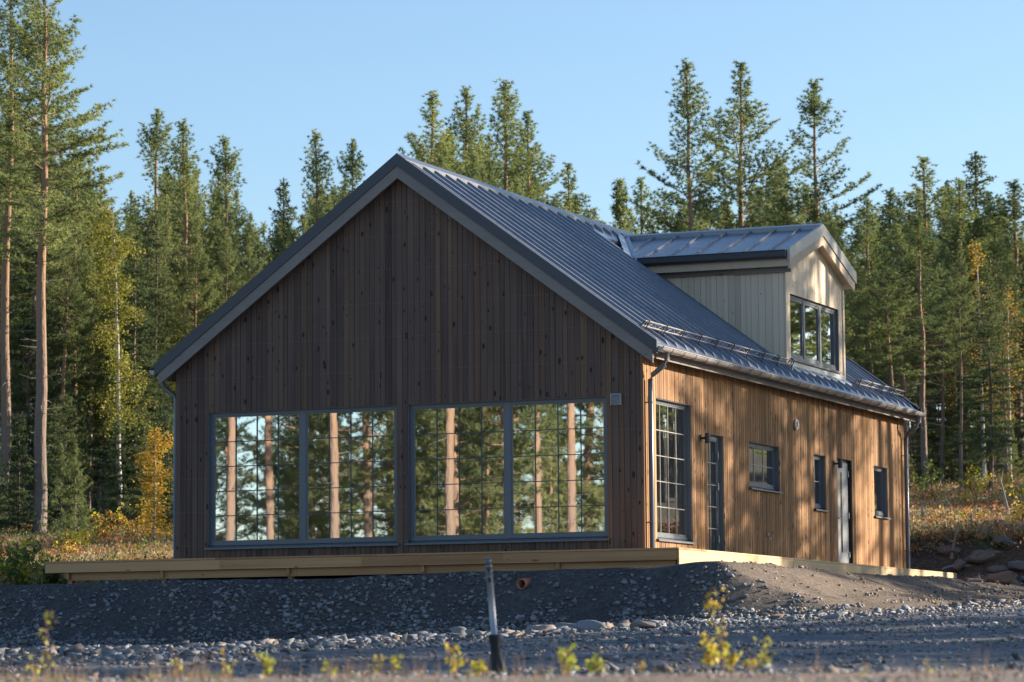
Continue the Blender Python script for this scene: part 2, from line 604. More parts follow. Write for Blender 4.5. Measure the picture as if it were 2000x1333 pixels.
def build_stones():
    r = np.random.RandomState(5)
    # bank face
    n = 42000
    x = r.uniform(-19, 4.5, n)
    y = -2.1 - np.abs(r.rand(n)) ** 0.9 * 3.0
    m = wav(x, y, W_C) + 0.8 * wav(x, y, W_B) + 1.2 * np.clip((-3.2 - y), 0, 1.5) + r.randn(n) * 0.55
    keep = m > 0.05
    keep &= ~((x > 2.3) & (y > -3.0) & (r.rand(n) > 0.45))
    x, y = x[keep], y[keep]
    R = 0.008 + 0.05 * r.rand(len(x)) ** 3.6
    z = height(x, y) + R * 0.25
    me = stones_mesh('bank_gravel', np.stack([x, y, z], -1), R, stone_cols(len(x), r), 0.7, 1)
    tag(link_mesh('bank_gravel', me), 'loose grey stones covering the dark earth bank in front of the deck', 'gravel', kind='stuff')
    # crumbs of soil on the graded mound
    n = 7000
    x = r.uniform(1.7, 7.5, n); y = r.uniform(-4.5, 17, n)
    keep = (r.rand(n) < .75) & (wav(x, y, W_B) + r.randn(n) * .5 > -.2)
    x, y = x[keep], y[keep]
    R = 0.008 + 0.04 * r.rand(len(x)) ** 4
    cl = np.array([[0.27, 0.23, 0.19]]) * (.7 + .7 * r.rand(len(x), 1))
    me = stones_mesh('soil_crumbs', np.stack([x, y, height(x, y) + R * .2], -1), R, cl, 0.75, 7)
    tag(link_mesh('soil_crumbs', me), 'crumbs of dry brown soil on the graded mound right of the deck', 'soil', kind='stuff')
    # rubble flat between bank and verge + road
    n = 120000
    d = 14 + 58 * r.rand(n) ** 0.62
    px = r.uniform(-120, 2120, n)
    p = CAM[None, :2] + d[:, None] * (CF[None, :2] + (px[:, None] - 1000) / FPX * CR[None, :2])
    x, y = p[:, 0], p[:, 1]
    drop = np.sqrt((0.78 * np.clip(-2.05 - y, 0, None)) ** 2 + (0.46 * np.clip(x - 2.1, 0, None)) ** 2)
    ok = ((y < -4.0) | (x > 4.6 + 0.03 * (y + 4))) & (y < 18.5) & (y > -36.0)
    x, y, px2 = x[ok], y[ok], px[ok]
    fines = (wav(x * 1.2 + 9, y * .8, W_B) < -.25) & (r.rand(len(x)) < .75)
    x, y = x[~fines], y[~fines]
    road = sstep(3.0, 7.0, x - 0.12 * (y + 5))
    R = (0.009 + 0.095 * r.rand(len(x)) ** 7.0) * (1 - 0.58 * road) * np.clip(1.0 + .45 * wav(x, y, W_B), .45, 1.6)
    z = height(x, y) + R * 0.25
    me = stones_mesh('rubble', np.stack([x, y, z], -1), R, stone_cols(len(x), r, 0.2), 0.5, 2)
    tag(link_mesh('rubble', me), 'crushed grey rock strewn over the flat ground below the bank', 'rubble', kind='stuff')
    # sandy verge grit
    n = 5000
    d = 13.5 + 5 * r.rand(n)
    px = r.uniform(-200, 2200, n)
    p = CAM[None, :2] + d[:, None] * (CF[None, :2] + (px[:, None] - 1000) / FPX * CR[None, :2])
    R = 0.004 + 0.012 * r.rand(n) ** 3
    P = np.stack([p[:, 0], p[:, 1], height(p[:, 0], p[:, 1]) + R * 0.3], -1)
    me = stones_mesh('grit', P, R, stone_cols(n, r, 0.6) * 1.1, 0.8, 3)
    tag(link_mesh('grit', me), 'fine sandy grit along the near verge', 'grit', kind='stuff')


def boulder_mesh(name, seed, col=(0.30, 0.30, 0.31)):
    import bmesh
    r = np.random.RandomState(seed)
    bm = bmesh.new()
    bmesh.ops.create_icosphere(bm, subdivisions=3, radius=1.0)
    V = np.array([v.co[:] for v in bm.verts])
    # chop with random planes for facets
    for _ in range(16):
        nrm = r.randn(3); nrm /= np.linalg.norm(nrm)
        dcut = r.uniform(0.36, 0.74)
        s = V @ nrm
        over = s > dcut
        V[over] -= np.outer(s[over] - dcut, nrm)
    V += 0.03 * np.stack([np.sin(V[:, 1] * 9 + r.rand() * 6), np.sin(V[:, 2] * 8 + r.rand() * 6), np.sin(V[:, 0] * 10 + r.rand() * 6)], -1)
    V *= np.array([1.25, 0.95, 0.72])
    F = np.array([[v.index for v in f.verts] for f in bm.faces])
    bm.free()
    return np_mesh(name, V, F, [M['stone']], np.tile(np.array(col), (len(V), 1)))


def build_boulders():
    meshes = [boulder_mesh('boulder', 20 + i, c) for i, c in enumerate([(0.25, 0.26, 0.28), (0.19, 0.195, 0.21), (0.28, 0.25, 0.235), (0.22, 0.24, 0.265)])]
    r = np.random.RandomState(8)
    grp = 'grey boulders lying along the foot of the bank'

    def put(x, y, s, k, label, g=grp, sz=1.0, mesh=None):
        o = link_mesh('boulder', mesh or meshes[k % 4])
        o.location = (x, y, hz(x, y) + s * 0.25 * sz)
        o.scale = (s, s, s * sz)
        o.rotation_euler = (r.uniform(-.3, .3), r.uniform(-.3, .3), r.uniform(0, 6.28))
        tag(o, label, 'boulder', g)
        return o
    named = [
        (1047, 46.6, 0.30, 2, 'large pale angular boulder at the foot of the bank just right of the steel post'),
        (1085, 46.4, 0.17, 0, 'small pinkish boulder beside the large pale boulder right of the post'),
        (1115, 47.0, 0.30, 1, 'wide dark grey boulder leaning on the bank foot right of the pinkish boulder'),
        (1145, 46.0, 0.25, 3, 'low pale boulder alone to the right of the boulder cluster'),
        (1260, 45.5, 0.24, 2, 'pale boulder in the sunlit strip where the lit rubble begins to narrow'),
        (485, 49.8, 0.26, 0, 'grey boulder at the bank foot below the middle of the left window'),
        (645, 48.4, 0.25, 1, 'grey boulder at the bank foot, left end of the boulder row'),
        (118, 51.4, 0.20, 0, 'single pale boulder stuck in the bank at far left above a sapling'),
        (1275, 24.5, 0.16, 1, 'flat slab-like boulder in the shaded foreground right of the post'),
    ]
    for px, d, s, k, lab in named:
        p, _ = spot(px, d)
        put(p[0], p[1], s, k, lab, sz=0.75)
    for i in range(46):
        px = r.uniform(560, 1240) if i < 30 else r.uniform(-20, 1650)
        p, _ = spot(px, r.uniform(45.0, 48.6) if px > 560 else r.uniform(48, 51))
        s = 0.08 + 0.13 * r.rand() ** 1.5
        put(p[0], p[1], s, i, 'grey boulder in the rubble at the foot of the bank', sz=0.8)
    for i in range(16):
        px = r.uniform(300, 1400)
        p, _ = spot(px, r.uniform(24, 40))
        put(p[0], p[1], 0.05 + 0.09 * r.rand(), i, 'low grey rock lying on the flat ground in front of the bank', 'low rocks on the flat ground', sz=0.6)
    # right hand cut: rocks and root plates
    dk = boulder_mesh('boulder', 77, (0.21, 0.17, 0.145))
    g2 = 'boulders of the earth cut right of the house'
    for px, d, s, lab, m in [(1958, 70, 0.36, 'biggest dark boulder at the right edge of the earth cut', dk),
                             (1905, 71, 0.26, 'dark brown boulder left of the biggest one in the earth cut', dk),
                             (1990, 73, 0.34, 'grey boulder above the biggest dark one at the right edge', meshes[1]),
                             (1850, 73, 0.2, 'small dark boulder just behind the far end of the deck', dk),
                             (1835, 77, 0.34, 'bluish grey rock in the heath behind the deck end', meshes[3]),
                             (1925, 75, 0.28, 'brown boulder half sunk above the earth cut', dk)]:
        p, _ = spot(px, d)
        put(p[0], p[1], s, 0, lab, g2, 0.9, m)
    for i in range(40):
        px_ = r.uniform(1850, 2015)
        p, _ = spot(px_, r.uniform(71.0, 75.8))
        put(p[0], p[1], .13 + .34 * r.rand() * np.interp(px_, [1850, 1960], [.45, 1]), i, 'rough rock in the dark pile of the earth cut right of the house', 'rocks of the dark pile right of the house', .9, dk if i % 3 else meshes[1])
    for px, d, s, lab in [(290, 84, 0.40, 'grey rock in the red heath left of the house'), (250, 88, 0.24, 'small pale rock in the heath left of the grey one')]:
        p, _ = spot(px, d)
        put(p[0], p[1], s, 1, lab, 'rocks in the heath left of the house', 0.7)


build_ground()
build_stones()
build_boulders()

# ------------------------------------------------------------------ house
HW, HL = 9.0, 16.35               # width (x from -9 to 0), length (y from 0)
RX, RZ = -4.49, 7.04              # ridge
SL = 0.731                        # roof slope


def roof_z(x):
    return RZ - SL * abs(x - RX)


house = empty('timber_house', (0, 0, 0))
tag(house, 'new timber house with dark vertical plank gable, grey metal roof and one pale dormer', 'house')


def rc(r, tone=0.5, spread=0.22, shade_tone=0.2):
    return (min(1, max(0, r.gauss(tone, spread))), r.random(), min(1, max(0, r.gauss(shade_tone, .12))))


def planks(mb, a0, a1, zlo, zhi, holes, mapf, width=(0.085, 0.135), thick=0.022, seed=1, tone=0.5, spread=0.2, gap=0.0055, nails=None, mat=0, shade_tone=0.15):
    """vertical boards along a wall axis; zlo / zhi are functions of the axis; holes = (a0, a1, z0, z1)"""
    r = random.Random(seed)
    cuts = sorted({a0, a1, *[h[0] for h in holes], *[h[1] for h in holes]})
    cuts = [c for c in cuts if a0 <= c <= a1]
    for c0, c1 in zip(cuts, cuts[1:]):
        span = c1 - c0
        if span < 1e-3: continue
        n = max(1, int(round(span / ((width[0] + width[1]) / 2))))
        ws = [r.uniform(*width) for _ in range(n)]
        k = span / sum(ws)
        p = c0
        for w in ws:
            q = p + w * k
            mid = (p + q) / 2
            segs = [(None, None)]
            ivs = [(h[2], h[3]) for h in holes if h[0] - 1e-6 <= mid <= h[1] + 1e-6]
            ivs.sort()
            zz = []
            lo = None
            cur = -99
            for h0, h1 in ivs:
                zz.append((cur, h0)); cur = h1
            zz.append((cur, 99))
            col = rc(r, tone, spread, shade_tone)
            push = r.choice([0, 0, 0.002, 0.004])
            for s0, s1 in zz:
                pts = []
                l0 = max(zlo(p + gap), s0); l1 = max(zlo(q - gap), s0)
                t0 = min(zhi(p + gap), s1); t1 = min(zhi(q - gap), s1)
                if t0 - l0 < 0.005 and t1 - l1 < 0.005: continue
                o0, o1 = push - thick, push
                P = [mapf(p + gap, o1, l0), mapf(q - gap, o1, l1), mapf(q - gap, o0, l1), mapf(p + gap, o0, l0),
                     mapf(p + gap, o1, t0), mapf(q - gap, o1, t1), mapf(q - gap, o0, t1), mapf(p + gap, o0, t0)]
                mb.hexa(P, mat, col)
                if nails is not None:
                    zn = 0.28
                    while zn < t0 - 0.05:
                        if zn > l0 + 0.03:
                            for e in (p + 0.3 * (q - p), p + 0.72 * (q - p)):
                                if r.random() < 0.8:
                                    a = 0.005
                                    zz_ = zn + r.uniform(-.008, .008)
                                    mb.hexa([mapf(e - a, o1 + .0015, zz_ - a), mapf(e + a, o1 + .0015, zz_ - a), mapf(e + a, o1 - .001, zz_ - a), mapf(e - a, o1 - .001, zz_ - a),
                                             mapf(e - a, o1 + .0015, zz_ + a), mapf(e + a, o1 + .0015, zz_ + a), mapf(e + a, o1 - .001, zz_ + a), mapf(e - a, o1 - .001, zz_ + a)], nails, (0.5, 0.5, 0.5))
                        zn += 0.6
            p = q


def front(u, w, z): return (u, -w, z)
def back(u, w, z): return (u, HL + w, z)
def right(u, w, z): return (w, u, z)
def left(u, w, z): return (-HW - w, u, z)
def dfront(u, w, z): return (-0.15 + w, u, z)


def mbox(mb, mapf, u0, u1, w0, w1, z0, z1, mat=0, col=(0.5, 0.5, 0.5)):
    a, b = mapf(u0, w0, z0), mapf(u1, w1, z1)
    mb.box(a[0], b[0], a[1], b[1], a[2], b[2], mat, col)


ZB = -0.16
F_HOLES = [(-8.34, -4.61, 0.20, 2.67), (-4.39, -0.66, 0.20, 2.67)]
S_HOLES = [(0.66, 2.49, 0.20, 2.67), (3.36, 4.24, 0.02, 2.23), (5.72, 7.54, 1.33, 2.23), (9.77, 10.54, 1.10, 2.23),
           (11.34, 12.37, 0.02, 2.23), (13.98, 14.99, 1.13, 2.23)]
under = lambda x: roof_z(x) - 0.30


def backing(mb, a0, a1, top, holes, mapf, w0=-0.2, w1=-0.024):
    cuts = sorted({a0, a1, *[h[0] for h in holes], *[h[1] for h in holes]})
    for c0, c1 in zip(cuts, cuts[1:]):
        mid = (c0 + c1) / 2
        ivs = sorted((h[2], h[3]) for h in holes if h[0] <= mid <= h[1])
        cur = ZB
        for h0, h1 in ivs:
            if h0 > cur: mbox(mb, mapf, c0, c1, w0, w1, cur, h0, 1)
            cur = h1
        mbox(mb, mapf, c0, c1, w0, w1, cur, top, 1)


def make_walls():
    b = MB()
    planks(b, -HW, 0.0, lambda a: ZB, lambda a: under(a) + 0.12, F_HOLES, front, seed=3, nails=2, spread=0.10, tone=0.46, shade_tone=0.95, gap=0.0035)  # gable boards carry the painted shade almost in full
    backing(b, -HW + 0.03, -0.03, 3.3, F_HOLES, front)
    b.prism([(-HW + 0.03, 0.024, 3.3), (-0.03, 0.024, 3.3), (-0.03, 0.024, under(0)), (RX, 0.024, under(RX)), (-HW + 0.03, 0.024, under(-HW))], (0, 0.17, 0), 1)
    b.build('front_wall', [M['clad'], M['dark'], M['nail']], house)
    b = MB()
    planks(b, 0.004, HL, lambda a: ZB, lambda a: 3.36, S_HOLES, right, seed=5, nails=2, spread=0.2, tone=0.55, gap=0.008)
    backing(b, 0.2, HL - 0.2, 3.36, S_HOLES, right)
    b.build('side_wall', [M['clad'], M['dark'], M['nail']], house)
    b = MB()
    planks(b, 0.004, HL, lambda a: ZB, lambda a: 3.36, [], left, seed=6, tone=0.5)
    backing(b, 0.2, HL - 0.2, 3.36, [], left)
    b.build('side_wall', [M['clad'], M['dark']], house)
    b = MB()
    planks(b, -HW, 0.0, lambda a: ZB, lambda a: under(a) + 0.12, [], back, seed=7)
    backing(b, -HW + 0.03, -0.03, 3.3, [], back)
    b.prism([(-HW + 0.03, HL - 0.19, 3.3), (-0.03, HL - 0.19, 3.3), (-0.03, HL - 0.19, under(0)), (RX, HL - 0.19, under(RX)), (-HW + 0.03, HL - 0.19, under(-HW))], (0, 0.16, 0), 1)
    b.build('rear_wall', [M['clad'], M['dark']], house)
    b = MB()
    b.box(-HW + 0.21, -0.21, 0.21, HL - 0.21, -0.2, 0.03)
    b.build('floor', M['floor'], house)
    b = MB()
    b.box(-HW + 0.21, -0.21, 0.21, HL - 0.21, 2.95, 3.05)
    b.box(-HW + 0.22, -0.22, 7.9, 8.0, 0.03, 2.95)
    b.box(-HW + 0.205, -HW + 0.225, 0.21, HL - 0.21, 0.03, 2.95)
    b.build('inner_lining', M['inside'], house)
    b = MB()
    b.box(-HW + 0.06, -0.06, 0.06, HL - 0.06, -1.2, ZB - 0.002)
    b.build('foundation', M['dark'], house)
    # corner board on the lit side
    b = MB()
    b.box(-0.02, 0.028, -0.026, 0.0, ZB, 3.36, 0, (0.4, 0.3, 0.5))
    b.build('corner_board', M['clad'], house)


TR0 = random.Random(55)


def make_window(mapf, u0, u1, z0, z1, parent, leaves=1, grid=(1, 1), sill=True, inset=-0.07, name='window', label=None, fw=0.06, mull=0.055, glass='glass', gridw=0.015, bars='bars'):
    """frame is the part; panes, glazing bars and sill are its sub-parts"""
    w0, w1 = inset - 0.07, inset
    zs = z0 + (0.075 if sill else 0.0)
    b = MB()
    mbox(b, mapf, u0, u0 + fw, w0, w1, zs, z1)
    mbox(b, mapf, u1 - fw, u1, w0, w1, zs, z1)
    mbox(b, mapf, u0 + fw, u1 - fw, w0, w1, z1 - fw, z1)
    mbox(b, mapf, u0 + fw, u1 - fw, w0, w1, zs, zs + fw)
    # reveal lining
    mbox(b, mapf, u0 - 0.002, u0 + 0.012, w1 + 0.001, -0.012, zs, z1, 0)
    mbox(b, mapf, u1 - 0.012, u1 + 0.002, w1 + 0.001, -0.012, zs, z1, 0)
    mbox(b, mapf, u0 + 0.013, u1 - 0.013, w1 + 0.001, -0.012, z1 - 0.012, z1 + 0.002, 0)
    inner0, inner1 = u0 + fw, u1 - fw
    lw = (inner1 - inner0 - (leaves - 1) * 2 * mull) / leaves
    rects = []
    for i in range(leaves):
        a = inner0 + i * (lw + 2 * mull)
        rects.append((a, a + lw))
        if i:
            mbox(b, mapf, a - 2 * mull, a, w0 + 0.002, w1 - 0.004, zs + fw, z1 - fw)
    fr = b.build(name, M['frame'], parent)
    if label: fr['label'] = label
    for a0, a1 in rects:
        # sash rim
        s = MB()
        sw = 0.028
        za, zb = zs + fw, z1 - fw
        mbox(s, mapf, a0, a0 + sw, w0 + 0.012, w1 - 0.014, za, zb)
        mbox(s, mapf, a1 - sw, a1, w0 + 0.012, w1 - 0.014, za, zb)
        mbox(s, mapf, a0 + sw, a1 - sw, w0 + 0.012, w1 - 0.014, zb - sw, zb)
        mbox(s, mapf, a0 + sw, a1 - sw, w0 + 0.012, w1 - 0.014, za, za + sw)
        s.build('sash', M['frame'], fr)
        g = MB()
        wg = w1 - 0.035
        jt = [TR0.uniform(-.003, .003) for _ in range(3)]          # panes never sit perfectly flush
        pa, pb, pc, pd = mapf(a0 + sw, wg + jt[0], za + sw), mapf(a1 - sw, wg + jt[1], za + sw), mapf(a1 - sw, wg + jt[1] + jt[2], zb - sw), mapf(a0 + sw, wg + jt[0] + jt[2], zb - sw)
        g.add([pa, pb, pc, pd], [(0, 1, 2, 3)])
        g.build('pane', M[glass], fr)
        if grid != (1, 1):
            q = MB()
            nx, nz = grid
            for k in range(1, nx):
                u = a0 + sw + (a1 - a0 - 2 * sw) * k / nx
                mbox(q, mapf, u - gridw / 2, u + gridw / 2, wg + 0.004, wg + 0.014, za + sw, zb - sw)
            for k in range(1, nz):
                z = za + sw + (zb - za - 2 * sw) * k / nz
                mbox(q, mapf, a0 + sw, a1 - sw, wg + 0.005, wg + 0.015, z - gridw / 2, z + gridw / 2)
            q.build('glazing_bars', M[bars], fr)
    if sill:
        s = MB()
        pts = [(w1 - 0.02, z0 + 0.07), (0.055, z0 + 0.028), (0.055, z0 - 0.002), (0.045, z0 - 0.002), (0.045, z0 + 0.02), (w1 - 0.02, z0 + 0.055)]
        poly = [mapf(u0 - 0.05, w, z) for w, z in pts]
        e = np.array(mapf(u1 + 0.05, 0, 0)) - np.array(mapf(u0 - 0.05, 0, 0))
        s.prism(poly, e)
        s.build('sill', M['frame'], fr)
    return fr


def make_openings():
    make_window(front, *F_HOLES[0], house, 2, (4, 5), label='wide two leaf window left of the gable post')
    make_window(front, *F_HOLES[1], house, 2, (4, 5), label='wide two leaf window right of the gable post')
    make_window(right, *S_HOLES[0], house, 1, (4, 5), label='tall narrow window by the front corner', glass='glass_side', bars='gutter', inset=-0.09)
    make_window(right, *S_HOLES[2], house, 1, (3, 2), label='small square window with one cross bar', glass='glass_side', bars='gutter', inset=-0.09)
    make_window(right, *S_HOLES[3], house, 1, (2, 2), label='narrow window left of the entrance door', glass='glass_side', bars='gutter', inset=-0.09)
    make_window(right, *S_HOLES[5], house, 1, (1, 1), label='narrow window near the rear corner', glass='glass_side', bars='gutter', inset=-0.09)
    # glazed door
    d = make_window(right, 3.36, 4.24, 0.02, 2.23, house, 1, (2, 5), sill=False, name='glazed_door', glass='glass_side', bars='gutter', inset=-0.09, fw=0.085,
                    label='glazed garden door with grey frame')
    h = MB()
    for z in (1.86, 1.30, 0.35):
        h.box(-0.093, -0.07, 4.145, 4.165, z - 0.07, z + 0.07)
    h.build('hinge', M['ventgrey'], d)
    # entrance door
    b = MB()
    mbox(b, right, 11.34, 11.40, -0.17, -0.085, 0.02, 2.23)
    mbox(b, right, 12.31, 12.37, -0.17, -0.085, 0.02, 2.23)
    mbox(b, right, 11.40, 12.31, -0.17, -0.085, 2.17, 2.23)
    fr = b.build('door_frame', M['lamp'], house)
    b = MB()
    mbox(b, right, 11.405, 12.305, -0.14, -0.075, 0.03, 2.165)
    mbox(b, right, 11.76, 11.767, -0.0752, -0.073, 0.06, 2.14)
    dr = b.build('entrance_door', M['door'], house)
    dr['label'] = 'plain grey entrance door with a long slim glass slit'
    g = MB(); mbox(g, right, 11.80, 11.87, -0.078, -0.0735, 0.35, 1.95); g.build('glass_slit', M['glass_side'], dr)
    g = MB()
    mbox(g, right, 11.785, 11.80, -0.078, -0.069, 0.335, 1.965); mbox(g, right, 11.87, 11.885, -0.078, -0.069, 0.335, 1.965)
    mbox(g, right, 11.80, 11.87, -0.078, -0.069, 1.95, 1.965); mbox(g, right, 11.80, 11.87, -0.078, -0.069, 0.335, 0.35)
    g.build('slit_frame', M['black'], dr)
    g = MB()
    g.tube([(-0.075, 11.50, 1.02), (-0.015, 11.50, 1.02)], 0.011, 8)
    g.tube([(-0.018, 11.49, 1.02), (-0.018, 11.62, 1.02)], 0.010, 8)
    g.box(-0.076, -0.068, 11.48, 11.52, 0.90, 1.08)
    g.build('handle', M['steel'], dr)
    g = MB()
    for z in (1.95, 1.1, 0.3):
        g.tube([(-0.062, 12.308, z - 0.06), (-0.062, 12.308, z + 0.06)], 0.014, 8)
    g.build('hinge', M['steel'], dr)
    # wall lamps: round up-and-down lights on a short arm
    for y, z in ((2.99, 2.11), (11.13, 2.10)):
        b = MB()
        b.tube([(0.13, y, z - 0.09), (0.13, y, z + 0.09)], 0.045, 16)
        b.box(0.0, 0.10, y - 0.02, y + 0.02, z - 0.02, z + 0.02)
        b.box(0.0, 0.02, y - 0.045, y + 0.045, z - 0.06, z + 0.06)
        lm = b.build('wall_lamp', M['lamp'], house)
        lm['label'] = 'dark up-and-down lamp left of the glazed door' if y < 5 else 'dark up-and-down lamp left of the entrance door'
    # louvred vent on the gable
    b = MB()
    b.box(-0.56, -0.38, -0.02, -0.006, 2.51, 2.70)
    for k in range(5):
        z = 2.535 + k * 0.033
        b.hexa([(-0.555, -0.05, z - 0.008), (-0.385, -0.05, z - 0.008), (-0.385, -0.02, z + 0.012), (-0.555, -0.02, z + 0.012),
                (-0.555, -0.05, z - 0.003), (-0.385, -0.05, z - 0.003), (-0.385, -0.02, z + 0.017), (-0.555, -0.02, z + 0.017)])
    b.box(-0.565, -0.55, -0.055, -0.006, 2.505, 2.705); b.box(-0.39, -0.375, -0.055, -0.006, 2.505, 2.705)
    b.box(-0.55, -0.39, -0.055, -0.006, 2.69, 2.705)
    b.build('louvred_vent', M['ventgrey'], house)
    # round vent on the side wall
    b = MB()
    ring = []
    for k in range(25):
        a = 2 * math.pi * k / 24
        ring.append((0.035, 8.56 + 0.085 * math.cos(a), 2.72 + 0.085 * math.sin(a)))
    b.tube(ring, 0.022, 8, cap=False)
    b.tube([(0.005, 8.56, 2.72), (0.02, 8.56, 2.72)], 0.085, 20)
    b.build('round_vent', M['white'], house, True)
    # garden tap
    b = MB()
    b.tube([(0.0, 6.62, 0.48), (0.07, 6.62, 0.48), (0.10, 6.62, 0.46), (0.105, 6.62, 0.41)], 0.011, 8)
    b.tube([(0.06, 6.62, 0.48), (0.06, 6.62, 0.52)], 0.008, 8)
    b.box(0.052, 0.068, 6.55, 6.69, 0.518, 0.53)
    b.build('garden_tap', M['steel'], house)


RY0, RY1 = -0.20, 16.55


def slope_box(mb, x0, x1, y0, y1, t_top, t_bot, mat=0, col=(0.5, 0.5, 0.5), side=1):
    """slab on the roof slope between x0..x1, offsets measured vertically from the roof plane"""
    z0, z1 = roof_z(x0), roof_z(x1)
    mb.hexa([(x0, y0, z0 + t_bot), (x1, y0, z1 + t_bot), (x1, y1, z1 + t_bot), (x0, y1, z0 + t_bot),
             (x0, y0, z0 + t_top), (x1, y0, z1 + t_top), (x1, y1, z1 + t_top), (x0, y1, z0 + t_top)], mat, col)


def rib(mb, x0, x1, y, hw=0.055, h=0.058, tw=0.026):
    """raised seam along the slope with sloped ends"""
    def pt(x, yy, o): return (x, yy, roof_z(x) + o)
    e = 0.06 if x1 > x0 else -0.06
    v = [pt(x0, y - hw, 0.0), pt(x0, y + hw, 0.0), pt(x0 + e * .1, y + tw, h), pt(x0 + e * .1, y - tw, h),
         pt(x1, y - hw, 0.0), pt(x1, y + hw, 0.0), pt(x1 - e, y + tw, h), pt(x1 - e, y - tw, h)]
    mb.add(v, [(0, 1, 2, 3), (4, 7, 6, 5), (0, 3, 7, 4), (3, 2, 6, 7), (2, 1, 5, 6)])


DY0, DY1, DC = 8.53, 12.47, 10.5
EX_R, EX_L = 0.33, -9.31


